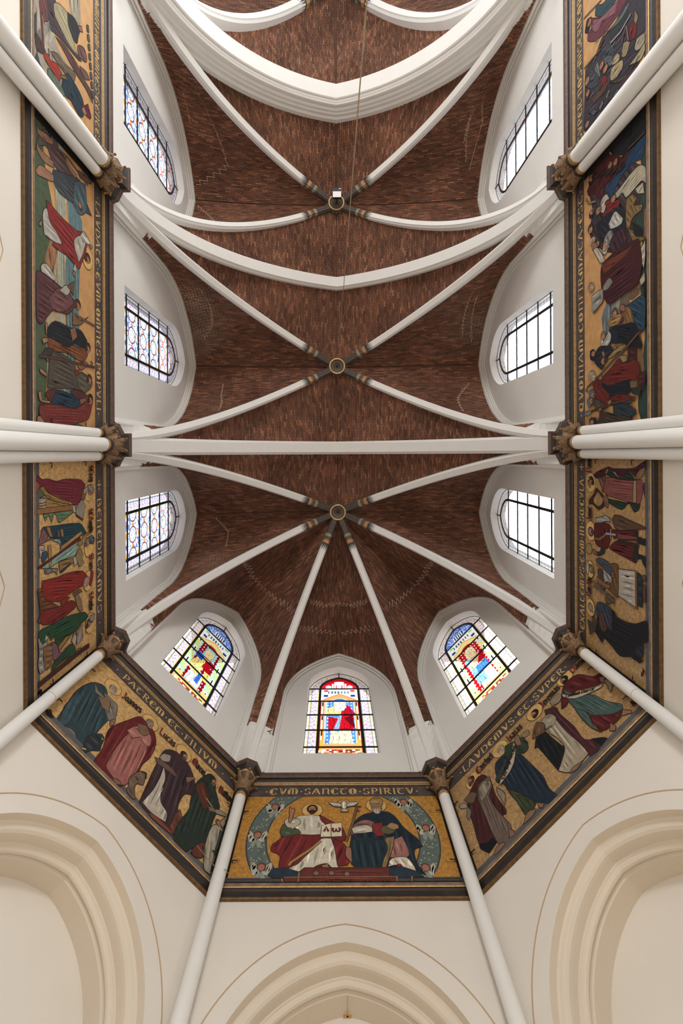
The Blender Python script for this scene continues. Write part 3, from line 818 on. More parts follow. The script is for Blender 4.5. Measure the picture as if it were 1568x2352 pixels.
# ================================================================== SPRINGERS (solid white masonry above the capitals)
def springer(sections):
    rows = [[Vector(p) for p in s] for s in sections]; return grid(rows, False)
def pull(q, p0, d=.05):
    e = (Vector((q.x, q.y, 0))-Vector((p0[0], p0[1], 0)));
    if e.length < 1e-5: return q
    e.normalize(); return Vector((q.x-e.x*d, q.y-e.y*d, q.z))
zl = [11.78+i*.34 for i in range(7)]; zla = [11.78+i*.30 for i in range(7)]
for sg in (-1, 1):
    for Yp, Wa, Wb, c1, c0 in ((0, walls['L2' if sg < 0 else 'R2'], walls['L1' if sg < 0 else 'R1'], (0, -.5*BAY), AC), (-BAY, walls['L3' if sg < 0 else 'R3'], walls['L2' if sg < 0 else 'R2'], (0, -1.5*BAY), (0, -.5*BAY))):
        D1 = Arc((sg*4.93, Yp-.22), c1, ZS, ZB); D0 = Arc((sg*4.93, Yp+.22), c0, ZS, ZB); A = T(sg, Yp)
        secs = []
        for z in zl:
            Fs = [FArc(Wa, 1, .12, .22), FArc(Wa, -1, .12, .22)]; fa = min((f_.at_z(z) for f_ in Fs), key=lambda q: abs(q.y-Yp))
            Fs = [FArc(Wb, 1, .12, .22), FArc(Wb, -1, .12, .22)]; fb = min((f_.at_z(z) for f_ in Fs), key=lambda q: abs(q.y-Yp))
            d1 = D1.at_z(z, .085); d0 = D0.at_z(z, .085); t_ = A.at_z(z, .085)
            secs.append([(sg*HW, fa.y, z), fa, d1, t_+Vector((0, -.1, 0)), t_+Vector((0, .1, 0)), d0, fb, (sg*HW, fb.y, z)])
        v, f = springer(secs); obj('springer', v, f, M['shaft'], empty('trim_%d' % ti, (sg*4.9, Yp, 11.78), kind='structure')); ti += 1
for j, (ka, kb) in enumerate((('L1', 'DL'), ('DL', 'C'), ('C', 'DR'), ('DR', 'R1'))):
    D = AR[j+1]; secs = []; c = D.p0
    for z in zla:
        qa = min((FArc(walls[ka], s_, .12, .22).at_z(z) for s_ in (-1, 1)), key=lambda q: (Vector((q.x, q.y, 0))-c).length)
        qb = min((FArc(walls[kb], s_, .12, .22).at_z(z) for s_ in (-1, 1)), key=lambda q: (Vector((q.x, q.y, 0))-c).length)
        d = D.at_z(z, .085); wa = Vector(qa)-walls[ka].n*.22; wb = Vector(qb)-walls[kb].n*.22
        secs.append([wa, qa, d, qb, wb])
    v, f = springer(secs); obj('springer', v, f, M['shaft'], empty('trim_%d' % ti, (c.x, c.y, 11.78), kind='structure')); ti += 1

for sg in (-1, 1):
    W = walls['L3' if sg < 0 else 'R3']; D = Arc((sg*4.93, YC+.22), (0, -1.5*BAY), ZS, ZB); A = CA(sg); secs = []
    for z in zl:
        f_ = min((FArc(W, q, .12, .22).at_z(z) for q in (-1, 1)), key=lambda q: abs(q.y-YC)); d = D.at_z(z, .085); t_ = A.at_z(z, .62)
        secs.append([(sg*HW, f_.y, z), f_, d, t_+Vector((0, .44, 0)), (sg*HW, YC+.3, z)])
    v, f = springer(secs); obj('springer', v, f, M['shaft'], empty('trim_%d' % ti, (sg*4.9, YC+.4, 11.78), kind='structure')); ti += 1
# ================================================================== PIER SHAFTS AND CAPITALS
def offset_poly(P, d):
    """offset closed CCW polygon inwards by d (mitred)"""
    n = len(P); out = []
    for i in range(n):
        a, b, c = Vector(P[i-1]), Vector(P[i]), Vector(P[(i+1) % n])
        e1 = (b-a).normalized(); e2 = (c-b).normalized(); n1 = Vector((-e1.y, e1.x)); n2 = Vector((-e2.y, e2.x))
        m = (n1+n2); m = m/max(.3, m.dot(n1)); out.append(b+m*d)
    return out
ABP = [(0, 11.80), (0, 11.745), (.012, 11.74), (.012, 11.725), (.03, 11.715), (.05, 11.70), (.085, 11.675), (.11, 11.62), (.115, 11.585)]
def abacus(P, parent):
    ar = sum(P[i-1][0]*P[i][1]-P[i][0]*P[i-1][1] for i in range(len(P)))
    if ar < 0: P = P[::-1]
    rows = [[(q.x, q.y, z) for q in offset_poly(P, d)] for d, z in ABP]
    v, f = grid(rows[:5], True); f.append(tuple(range(len(P)))); obj('abacus_lip', v, f, M['lip'], parent)
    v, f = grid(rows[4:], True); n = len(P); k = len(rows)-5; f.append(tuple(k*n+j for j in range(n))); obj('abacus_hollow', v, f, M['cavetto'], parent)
    rows = [[(q.x, q.y, z) for q in offset_poly(P, d)] for d, z in ((.108, 11.60), (.108, 11.578), (.125, 11.57), (.125, 11.556), (.145, 11.55), (.15, 11.53), (.17, 11.525))]
    v, f = grid(rows, True); f.append(tuple(6*n+j for j in range(n))); obj('gilt_moulding', v, f, M['gold'], parent)
def capital(x, y, r, inward, parent, R=.24, nl=8, span=2.2):
    parent = empty('capital', (x, y, 11.0), parent=parent)
    v, f = lathe(x, y, [(r*.98, 11.0), (r*1.04, 11.05), (r*1.08, 11.15), (r*1.12, 11.3), (R*.72, 11.45), (R*.85, 11.53)], 20); obj('bell', v, f, M['bell'], parent, smooth=True)
    base = math.atan2(inward[1], inward[0])
    for j in range(nl):
        t = base+(j-(nl-1)/2)*span*2/(nl-1) if nl > 1 else base
        e = Vector((math.cos(t), math.sin(t), 0)); lt = Vector((-e.y, e.x, 0)); c = Vector((x, y, 0)); up = Vector((0, 0, 1))
        b = MB()
        if j % 2 == 0:   # tall crocket leaf
            pth = [(r*1.05, 11.06), (r*1.2, 11.2), (r*1.5, 11.34), (R*1.0, 11.44), (R*1.22, 11.49), (R*1.30, 11.47)]
            P = []
            for i, (rr, z) in enumerate(pth):
                wd = (.03, .045, .042, .035, .03, .02)[i]; q = c+e*rr+up*z
                P.append([q-lt*wd, q-lt*wd*.4+e*.022, q+e*.008, q+lt*wd*.4+e*.022, q+lt*wd])
            b.add(*grid(P)); b.add(*ball(c+e*R*1.27+up*11.475, .030))
        else:            # low leaf with a knob
            pth = [(r*1.05, 11.06), (r*1.25, 11.16), (r*1.55, 11.24), (r*1.75, 11.26)]
            P = []
            for i, (rr, z) in enumerate(pth):
                wd = (.025, .05, .045, .02)[i]; q = c+e*rr+up*z
                P.append([q-lt*wd+up*.02, q-lt*wd*.4+e*.015, q-e*.004, q+lt*wd*.4+e*.015, q+lt*wd+up*.02])
            b.add(*grid(P)); b.add(*ball(c+e*r*1.75+up*11.265, .02)); b.add(*ball(c+e*(r*1.3)+up*11.13+lt*.03, .014))
        obj('carved_leaf', b.v, b.f, M['capital'], parent, smooth=True)
def shaft(x, y, r, parent, z0=-EYE):
    v, f = lathe(x, y, [(r, z0), (r, 10.90)], 28); obj('shaft', v, f, M['shaft'], parent, smooth=True)
    v, f = lathe(x, y, [(r*1.01, 10.885), (r*1.035, 10.895), (r*1.035, 10.905), (r*1.01, 10.91), (r*1.01, 10.975), (r*1.03, 10.98)], 28); obj('gilt_collar', v, f, M['gold'], parent, smooth=True)
    b = MB()
    for j in range(18):
        t = 2*PI*j/18; c = Vector((x+r*1.012*math.cos(t), y+r*1.012*math.sin(t), 10.942)); lt = Vector((-math.sin(t), math.cos(t), 0))
        b.add([c-lt*.011, c+Vector((0, 0, -.014)), c+lt*.011, c+Vector((0, 0, .014))], [(0, 1, 2, 3)])
    b.build('painted_diamonds', M['ribspike'], parent)
    v, f = lathe(x, y, [(r*1.0, 10.975), (r*1.18, 10.985), (r*1.24, 11.005), (r*1.18, 11.03), (r*1.0, 11.04)], 28); obj('neck_ring', v, f, M['cavetto'], parent, smooth=True)
pier_no = 0
for sg in (-1, 1):
    for Yp, nm in ((0, 'middle'), (-BAY, 'upper')):
        root = empty('clustered_pier', (sg*4.95, Yp, -EYE), 'three slender white wall shafts under a carved capital, %s %s of the view' % (nm, side(sg)), 'column', 'clustered wall piers of the choir')
        for dy, x_, r_, R_c in ((0, 4.86, .142, .23), (-.235, 4.98, .10, .19), (.235, 4.98, .10, .19)):
            shaft(sg*x_, Yp+dy, r_, root)
            inw = (-sg, dy*2.4); capital(sg*x_, Yp+dy, r_, inw, root, R=R_c, nl=7 if dy == 0 else 6, span=1.35)
        P = [(HW+.02, -.50), (4.97, -.50), (4.87, -.47), (4.76, -.26), (4.60, -.26), (4.60, .26), (4.76, .26), (4.87, .47), (4.97, .50), (HW+.02, .50)]
        abacus([(sg*a, Yp+b_) for a, b_ in P], root)
cn = {('L1', 'DL'): (-4.98, 4.33, 'lower left'), ('DL', 'C'): (-2.09, 7.25, 'bottom left of the middle mural'), ('C', 'DR'): (2.09, 7.25, 'bottom right of the middle mural'), ('DR', 'R1'): (4.98, 4.33, 'lower right')}
lab = {'lower left': 'single slender white shaft with gilt capital in the left corner of the apse', 'lower right': 'single slender white shaft with gilt capital in the right corner of the apse',
       'bottom left of the middle mural': 'single slender white shaft running down the left edge of the middle mural', 'bottom right of the middle mural': 'single slender white shaft running down the right edge of the middle mural'}
for kk, (x, y, nm) in cn.items():
    root = empty('wall_shaft', (x, y, -EYE), lab[nm], 'column', 'single wall shafts of the apse')
    inw = Vector((-x, 2.3-y, 0)).normalized()
    shaft(x, y, .112, root); capital(x, y, .112, inw, root, R=.235, nl=9, span=1.75)
    base = math.atan2(inw.y, inw.x); P = []
    for j in range(8):
        t = base+PI/8+j*PI/4; P.append((x+.325*math.cos(t), y+.325*math.sin(t)))
    # fill back to the wall corner
    abacus(P, root)
    v, f = lathe(x, y, [(.112, 9.022), (.1145, 9.03), (.112, 9.038)], 28); obj('joint_ring', v, f, M['scribe'], root, smooth=True) if abs(x) > 4 else None
# crossing piers (above the top of the frame; they carry the broad arch)
for sg in (-1, 1):
    root = empty('crossing_pier', (sg*5.0, YC, -EYE), 'massive white crossing pier carrying the broad arch, %s side' % side(sg), 'column', 'crossing piers')
    b = MB(); b.add(*box((sg*5.2, YC, (11.5-EYE)/2), (.5, 0, 0), (0, .6, 0), (0, 0, (11.5+EYE)/2))); b.build('pier_core', M['plaster_low'], root)
    for dy in (-.5, 0, .5): shaft(sg*4.72, YC+dy, .14, root)
    abacus([(sg*5.3, YC-.75), (sg*4.6, YC-.75), (sg*4.45, YC-.5), (sg*4.45, YC+.5), (sg*4.6, YC+.75), (sg*5.3, YC+.75)], root)

# ================================================================== CORNICES AND MURAL FRAMES
CO = {'L3': 'over the upper left mural', 'L2': 'over the left seashore mural', 'L1': 'over the lower left bishops mural', 'DL': 'over the slanting left mural', 'C': 'over the middle mural', 'DR': 'over the slanting right mural', 'R1': 'over the lower right mural', 'R2': 'over the right crowd mural', 'R3': 'over the upper right mural'}
def strip(W, a0, a1, prof, skew0=0, skew1=0):
    rows = [[W.P(a0+skew0*p, z, p) for p, z in prof], [W.P(a1-skew1*p, z, p) for p, z in prof]]; return grid(rows)
TAN = math.tan(PI/8)
EDGE = {}
for k, W in walls.items():
    c0 = TAN if k in ('DL', 'C', 'DR', 'R1') else 0; c1 = TAN if k in ('DL', 'C', 'DR', 'L1') else 0
    H0, H1 = -W.half, W.half
    if k == 'L3': H0 = -W.half+.3
    if k == 'R3': H1 = W.half-.3
    EDGE[k] = (H0, H1, c0, c1)
    root = empty('cornice', W.P(0, 11.5, 0), 'dark moulded cornice with gilt beads '+CO[k], 'cornice', 'cornice lengths above the murals')
    v, f = strip(W, H0, H1, [(0, 11.80), (.20, 11.80), (.20, 11.745), (.188, 11.74), (.188, 11.725), (.17, 11.715), (.15, 11.70)], c0, c1); obj('cornice_lip', v, f, M['lip'], root)
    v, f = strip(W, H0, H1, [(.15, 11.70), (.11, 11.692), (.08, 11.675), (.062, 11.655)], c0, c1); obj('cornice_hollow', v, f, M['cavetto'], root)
    for z_, p_ in ((11.658, .064), (11.630, .042)):
        v, f = strip(W, H0, H1, [(p_-.03, z_), (p_-.005, z_+.004), (p_+.002, z_-.006), (p_-.002, z_-.013), (p_-.03, z_-.015)], c0, c1); obj('gilt_bead', v, f, M['gold'], root)
    v, f = strip(W, H0, H1, [(.05, 11.645), (.036, 11.635), (.034, 11.615), (.018, 11.605), (.0, 11.60)], c0, c1); obj('cornice_fillet', v, f, M['darkwood'], root)
    root = empty('mural_sill', W.P(0, 8.6, 0), 'dark gilt-edged sill moulding '+CO[k].replace('over', 'under'), 'moulding', 'sill mouldings below the murals')
    v, f = strip(W, H0, H1, [(0.0, 8.955), (.045, 8.955), (.055, 8.94), (.055, 8.90), (.045, 8.89)], c0, c1); obj('sill_fillet', v, f, M['stonesill'], root)
    v, f = strip(W, H0, H1, [(.045, 8.89), (.05, 8.875), (.04, 8.865)], c0, c1); obj('gilt_line', v, f, M['gold'], root)
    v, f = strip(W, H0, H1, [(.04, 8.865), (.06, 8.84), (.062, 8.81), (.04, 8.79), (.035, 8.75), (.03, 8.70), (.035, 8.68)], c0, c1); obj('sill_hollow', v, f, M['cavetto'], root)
    v, f = strip(W, H0, H1, [(.035, 8.685), (.05, 8.67), (.053, 8.65), (.045, 8.635), (.0, 8.63)], c0, c1); obj('gilt_roll', v, f, M['gold_dull'], root)

# ================================================================== CORD AND FLOODLIGHT
top = Vector((.03, -3.29, 19.55)); bot = Vector((.145, -3.29, 2.5))
v, f = tube([top, top.lerp(bot, .33), top.lerp(bot, .66), bot], .0068, 8); obj('hanging_cord', v, f, M['cord'], label='long thin cord hanging from the vault beside the middle boss', cat='cord')
fl = empty('floodlight', (0, -1.5*BAY-.05, 18.8), 'small black floodlight with a white face hung under the upper boss', 'lamp')
c = Vector((.02, -1.5*BAY-.10, 18.62))
v, f = box(c, (.155, 0, 0), (0, .17, 0), (0, 0, .06)); obj('housing', v, f, M['iron'], fl)
v, f = box(c+Vector((0, .055, -.063)), (.145, 0, 0), (0, .10, 0), (0, 0, .006))
e_ = bpy.data.materials.new('lamp_face'); e_.use_nodes = True; e_.node_tree.nodes['Principled BSDF'].inputs['Base Color'].default_value = (.85, .85, .85, 1); obj('lamp_face', v, f, e_, fl)
b = MB(); b.add(*box(c+Vector((-.17, -.02, .1)), (.01, 0, 0), (0, .02, 0), (0, 0, .14))); b.add(*box(c+Vector((.17, -.02, .1)), (.01, 0, 0), (0, .02, 0), (0, 0, .14))); b.add(*box(c+Vector((0, -.02, .24)), (.18, 0, 0), (0, .02, 0), (0, 0, .01))); b.add(*tube([c+Vector((0, -.02, .24)), c+Vector((0, .05, .5))], .02))
b.build('bracket', M['iron'], fl)
v, f = box(c+Vector((.1, -.14, -.062)), (.03, 0, 0), (0, .012, 0), (0, 0, .004)); obj('sensor', v, f, M['white'], fl)
# thin white cables
W = walls['L1']; pts = [W.P(-2.2+.1*0, 10.3, .30), W.P(-2.12, 10.7, .30), W.P(-2.03, 11.1, .28), W.P(-1.96, 11.5, .27), W.P(-1.93, 11.8, .24)]
v, f = tube(pts, .007, 5); obj('white_cable', v, f, M['white'], label='thin white cable sagging past the left middle capital', cat='cable')
W = walls['DL']; pts = [W.P(1.55, 9.3, .02), W.P(1.75, 9.15, .10), W.P(1.93, 8.99, .2), W.P(2.06, 8.93, .33), W.P(2.16, 8.95, .30)]
v, f = tube(pts, .006, 5); obj('grey_cable', v, f, M['cord'], label='short grey cable tied round the shaft left of the middle mural', cat='cable')
MURAL = [
('C','painted_figure','seated bearded figure in white robe and crimson mantle holding an open book',[('E','halo',-609,10830,210,210,1),('P','7d2326',[-1262,9937,-1107,10111,-926,10222,-604,10146,-398,10177,-160,10111,25,9873,112,9687,89,9412,-44,9355,-337,9374,-565,9224,-967,9206,-1133,9317,-1145,9607,-1321,9728,-1304,9895],(-108,14),1),('P','c9c3b1',[-1031,10336,-922,10621,-760,10680,-492,10670,-324,10548,-192,10336,-255,10200,-476,10133,-810,10146,-966,10236],(-87,8),1),('P','4a5a40',[-1163,10430,-1025,10336,-866,10281,-796,10177,-981,10111,-1167,10075,-1203,10245],(-24,4),1),('P','b9b49f',[-1146,10524,-1022,10621,-880,10582,-826,10453,-963,10281,-1081,10346],(-20,4),1),('P','a77355',[-1079,10911,-1055,10948,-1021,10860,-983,10901,-959,10809,-986,10670,-990,10548,-1021,10448,-1063,10486,-1062,10670],None,1),('P','7d2326',[-460,10695,-192,10477,-14,10336,59,10023,-36,9937,-191,10067,-289,10336,-422,10524],(-58,5),1),('P','d2cbb8',[-411,10023,-223,10032,-154,9769,-114,9412,-86,9291,-179,9276,-293,9412,-483,9358,-600,9232,-686,9328,-822,9195,-941,9243,-942,9328,-808,9412,-671,9607,-513,9811],(-99,12),1),('L','a8803f',[-416,9971,-544,9811,-646,9708,-761,9607,-928,9450,-966,9374],16),('P','a07358',[-395,9374,-279,9412,-254,9328,-359,9298],None,1),('K','3a2418',-610,10860,0,'3a2418',118),('P','dcd3b8',[-412,10373,-238,10439,-16,10448,-15,10084,-223,10067,-424,10067],None,0),('L','8a6a50',[-225,10439,-223,10071],6),('L','7d2a20',[-361,10209,-321,10346,-275,10209],9),('L','7d2a20',[-346,10254,-288,10254],6),('L','7d2a20',[-185,10309,-198,10245,-173,10200,-134,10227,-128,10290,-121,10227,-83,10200,-51,10254,-69,10318],9)]),
('C','painted_figure','seated white-bearded figure in triple crown and dark blue mantle with a globe',[('E','halo',697,10963,210,210,1),('P','1c2c3c',[442,10695,884,10769,1051,10611,1151,10360,1271,10177,1402,10001,1458,9811,1297,9720,1297,9412,1413,9133,1225,9243,1098,9374,579,9115,379,9108,217,9317,133,9419,113,9728,153,10023,215,10430],(-87,16),1),('P','8e5b58',[231,10406,433,10534,624,10448,589,10200,349,10177,156,10111,127,10200],(0,5),1),('P','c2bba8',[162,10290,392,10392,551,10336,605,10200,348,10155,205,10146],(13,4),1),('P','a06a62',[894,9928,1115,10075,1201,9687,1159,9559,999,9520,823,9548],(-88,8),1),('P','8e2a28',[589,10420,771,10453,788,10111,658,10067,573,10200],None,1),('P','8a6f45',[777,10001,972,10067,908,9769,790,9450,701,9206,595,9144,673,9374,762,9687],(-101,5),1),('P','1c3340',[152,9988,342,10040,591,10023,786,9937,806,9728,677,9412,662,9243,551,9122,380,9115,240,9313,139,9412,130,9687],(-86,12),1),('P','cfc7b4',[849,9512,1122,9548,1238,9328,1252,9232,1083,9261,951,9366,777,9328],(-69,7),1),('P','9c6a5c',[54,9811,145,9769,151,9412,77,9508,34,9607],None,1),('E','5e5c38',864,10245,140,120,1),('P','a77b5c',[841,10336,949,10439,1078,10373,1080,10281,960,10245],None,1),('K','8c8578',699,10860,0,'b0a895',118),('P','a07c48',[594,10948,576,11089,646,11196,720,11240,799,11186,845,11079,812,10948,693,10911],(0,3),1),('L','7a5c38',[303,10948,207,10477,133,10200,57,9937],12),('L','7a5c38',[235,10948,387,10922],9),('L','7a5c38',[253,10809,347,10789],8),('E','8e2a28',977,9343,45,45,1)]),
('C','painted_figure','white dove with spread wings between the two seated figures',[('E','b98d45',38,11015,150,130,1),('P','bdb9ae',[-290,11052,-159,11057,-28,11000,-15,10922,-108,10911,-193,10948],(-11,4),1),('P','bdb9ae',[353,11068,187,11057,89,10994,80,10911,182,10922,269,10963],(11,4),1),('P','d6d2c6',[-7,11052,39,11105,83,11042,94,10922,50,10809,4,10860,-22,10948],(-91,3),1),('P','a9a598',[-17,10850,105,10840,130,10759,-38,10759],(-91,4),1)]),
('C','painted_dais','red patterned dais with dark carpets under the two seated figures',[('P','4b4a48',[-1995,9058,-1068,9072,-1053,8919,-1987,8905],None,0),('P','4b4a48',[915,9072,2076,9065,2082,8932,897,8919],None,0),('P','6e2f2a',[-684,9306,798,9306,778,9115,920,9108,897,8919,-1011,8919,-1028,9094,-787,9108,-752,9224],(0,8),0),('P','26384a',[-1235,9291,-1033,9306,-751,9206,-787,9097,-1183,9079,-1305,9151],None,0),('P','26384a',[788,9269,1004,9328,1276,9206,1373,9097,972,9072,783,9108],None,0),('L','8a6a48',[-1057,9072,-1042,8919],10),('L','8a6a48',[-771,9206,-775,8919],10),('L','8a6a48',[903,9108,893,8932],10),('L','8a6a48',[1164,9108,1144,8932],10),('L','8a6a48',[-1028,9094,919,9101],6),('E','8a6a55',-477,9180,50,50,1),('E','8a6a55',-213,9180,50,50,1),('E','8a6a55',53,9158,50,50,1),('E','8a6a55',-568,8967,60,50,1),('E','8a6a55',-251,8967,60,50,1),('E','8a6a55',62,8967,60,50,1),('E','8a6a55',398,8967,60,50,1),('E','8a6a55',698,8967,60,50,1)]),
('DL','painted_figure','standing bearded figure in dark teal cloak with an eagle at his feet',[('E','halo',-1402,10881,205,205,1),('P','6a6460',[-1616,9010,-1532,9342,-1244,9313,-1108,8995,-1276,8945,-1497,8946,-1651,8961],(-8,8),1),('P','2c434c',[-1858,9992,-1825,10318,-1737,10562,-1543,10694,-1374,10557,-1336,10350,-1162,10166,-1051,10085,-1057,9788,-1053,9494,-1031,9191,-976,9020,-957,8906,-1066,8906,-1172,9008,-1340,9184,-1485,9166,-1637,9023,-1719,9023,-1783,9426,-1831,9746],(-78,18),1),('P','34505a',[-1858,9992,-1831,9746,-1783,9426,-1637,9023,-1532,9233,-1693,9992],(-76,6),1),('P','77706a',[-1461,10558,-1244,10557,-1114,10556,-1015,10383,-956,10149,-1036,10024,-1255,10216],(-45,5),1),('P','85664a',[-1485,10317,-1376,10487,-1246,10487,-1133,10209,-1298,10183],None,0),('P','7e7560',[-1726,10552,-1570,10453,-1398,10453,-1414,10374,-1591,10351],None,0),('K','8f8a80',-1369,10832,1,'9c968a',100),('P','8a6550',[-1006,10078,-951,10228,-913,10075,-936,9945,-972,9964],None,1),('P','2b3438',[-1030,8906,-1092,9112,-1138,9327,-1065,9514,-965,9639,-884,9589,-853,9423,-814,9285,-918,9161,-976,9020,-977,8881],(0,7),1),('L','c9a04c',[-1078,9034,-1014,9077],10),('L','c9a04c',[-926,9543,-886,9554],8)]),
('DL','painted_figure','standing bearded figure in red cloak and pink robe with an ox',[('E','halo',-352,10906,205,205,1),('P','6f1f20',[-908,9995,-733,10492,-596,10814,-409,10813,-175,10768,-13,10517,19,10097,-34,9830,-21,9534,-66,9255,-161,9018,-308,8891,-502,8879,-628,8948,-778,8999,-802,9389,-918,9758],(-85,16),1),('P','a5605a',[-578,10220,-315,10346,-124,10261,-77,9876,-52,9406,-107,9121,-250,9044,-414,9070,-569,9131,-615,9479],(-83,14),1),('P','b06e66',[-646,10213,-557,10484,-333,10642,-159,10552,-102,10345,-209,10262,-357,10346,-476,10131],(17,5),1),('P','7e5c48',[-568,10589,-373,10740,-237,10624,-310,10438,-435,10414],None,0),('K','7d7266',-339,10880,1,'8a7f72',100),('P','8a5a4a',[-361,9044,-231,9109,-164,9056,-271,8985],None,1),('P','6e5a48',[-49,9166,-108,9296,-60,9534,26,9674,122,9655,169,9436,67,9364,67,9233,176,9060,117,9017,-34,9056],(-28,5),1),('L','3a2a20',[30,9665,105,9721,151,9597],9),('L','2a2018',[18,9442,49,9442],6)]),
('DL','painted_figure','standing figure in dark purple cloak over a white robe writing in a book',[('E','halo',579,10963,205,205,1),('P','3f2a33',[196,9985,188,10551,353,10773,592,10839,843,10764,1068,10512,1111,10223,965,10061,928,9796,962,9617,1103,9559,1106,9360,980,9118,705,9066,419,9041,257,9068,228,9504],(-85,16),1),('P','b8b0a0',[341,10210,375,9906,371,9532,305,9120,506,9093,680,9119,844,9171,798,9361,606,9446,513,9693,483,9983],(-87,10),1),('P','6e5145',[89,10211,254,10310,536,10343,691,10275,607,10225,356,10177,211,10128],None,0),('P','9a9182',[169,10310,216,10488,363,10596,395,10422,261,10293],None,1),('K','2e2320',621,10902,1,'5a4638',100),('P','8a6550',[836,10444,985,10619,1031,10611,918,10341],None,1),('P','6b3b28',[943,9473,1003,9661,1101,9515,1090,9305,1061,9104,934,9053,947,9238],(-42,5),1),('P','8a4030',[469,9054,680,9119,980,9118,1077,9065,902,9040,581,9015],None,1)]),
('DL','painted_figure','standing hooded figure in dark green robe writing, with a small angel',[('E','halo',1355,10956,205,205,1),('P','24352c',[1080,10478,1171,10836,1307,11102,1473,11082,1562,10725,1748,10545,1714,10238,1703,9885,1771,9556,1634,9386,1485,9169,1357,8923,1099,9013,1067,9360,1158,9826,1115,10045],(-88,18),1),('P','5e3020',[1111,10512,1225,10744,1417,10564,1524,10305,1439,10124,1294,10239,1185,10306],(-53,4),1),('P','24352c',[1200,10818,1310,11095,1405,11110,1509,10865,1672,10652,1564,10581,1382,10671],(-44,4),1),('P','6b3424',[1498,9182,1605,9414,1765,9550,1734,9208,1626,9089,1487,9064],(-43,5),1),('K','2a2420',1422,10971,1,'6b5545',88),('P','8f8878',[1577,10271,1737,10440,1950,10519,1933,10429,1734,10311],None,0),('L','b9b0a0',[1399,10424,1641,10338],7),('P','8a6550',[1499,10278,1636,10379,1694,10304,1557,10205],None,1),('P','a39c8b',[1708,9932,1839,10106,1973,10073,1931,9673,1940,9275,1965,9023,1817,9024,1702,9414],(-77,8),1),('P','3b5358',[1899,10042,2016,9994,2001,9702,1916,9470,1919,9777],None,1),('K','6b5040',1829,10139,1,'-',70),('P','9a9080',[1851,10204,1923,10388,1964,10277,1942,10106],None,1)]),
('DL','painted_lettering',None,[('T','Joannes',-1152,10921,-656,10976,'b','nam')]),
('DL','painted_lettering',None,[('T','Lucas',-100,10943,328,10960,'b','nam')]),
('DL','painted_lettering',None,[('T','Marcus',831,11012,1191,10976,'b','nam')]),
('DL','painted_lettering',None,[('T','Matthæus',1608,10951,2015,10976,'b','nam')]),
('DL','painted_lettering',None,[('T','AR',-1911,9013,-1847,9106,'s','nam')]),
('DR','painted_figure','stooping figure in dark red robe and brown cloak turned to the wall shaft',[('E','halo',-1375,10930,205,205,1),('P','4a1f20',[-1679,10591,-1320,10893,-1136,10838,-1041,10520,-1079,10125,-1017,9655,-1043,9556,-1206,9642,-1274,9309,-1465,9230,-1664,9217,-1761,9516,-1732,9971],(-101,16),1),('P','6b5a50',[-1253,10712,-1028,10659,-1060,10391,-1196,10253,-1186,9877,-1066,9295,-1090,9202,-1253,9099,-1410,9177,-1444,9557,-1439,9970,-1444,10336,-1383,10607],(-92,14),1),('P','8a7f70',[-1368,10590,-1193,10694,-1056,10537,-1084,10418,-1255,10319,-1405,10270],(-95,4),1),('P','6b5544',[-1731,10697,-1523,10713,-1419,10549,-1565,10420,-1675,10539],None,1),('P','9a9080',[-1866,10697,-1740,10609,-1696,10421,-1864,10571],None,1),('P','77706a',[-1716,10488,-1673,10304,-1780,10127,-1805,10262],None,1),('P','111620',[-1756,9530,-1593,9391,-1474,9391,-1426,9230,-1641,9178,-1765,9405],None,1),('P','8a6550',[-1474,9164,-1312,9138,-1309,9061,-1467,9049,-1575,9062],None,1),('P','8a6550',[-1125,9276,-1050,9124,-1081,9060,-1183,9086],None,1),('K','4a2a22',-1440,10979,-1,'5a3a30',100)]),
('DR','painted_figure','striding white-bearded figure in dark blue cloak holding an upright scroll',[('E','halo',-556,11035,205,205,1),('P','1c2c40',[-516,10799,-335,10798,-237,10449,-178,10058,-106,9581,-133,9252,-74,8994,-209,8957,-434,9200,-588,9582,-717,9816,-824,10124,-894,10451,-788,10800],(-89,18),1),('P','2f4030',[-938,10451,-641,10622,-432,10982,-209,10870,9,10585,-65,10398,-237,10449,-463,10621,-704,10484,-881,10188],(-86,6),1),('P','344128',[-824,10124,-731,9786,-595,9568,-458,9226,-563,9174,-752,9219,-763,9555,-813,9876],(-82,8),1),('P','2f4030',[-160,10925,-9,10725,-35,10414,-183,10381,-257,10586],(-82,4),1),('P','8a6550',[-156,10981,-68,10925,-120,10637,-206,10691,-213,10816],None,1),('P','8e7c5e',[-27,10870,154,10822,138,10679,8,10715],None,1),('P','8a6550',[-678,9214,-514,9122,-618,9071,-770,9072,-859,9085],None,1),('P','8a6550',[-446,9213,-345,9083,-411,9033,-464,9109],None,1),('P','8a8070',[-995,10269,-895,9968,-1005,9728,-1006,9907,-1022,10108],None,1),('K','a29a8a',-562,11001,-1,'a9a192',100),('P','b5ab95',[-223,10889,-256,10698,-406,10443,-563,10317,-766,10252,-945,10236,-808,10350,-617,10433,-441,10593,-312,10769],None,1)]),
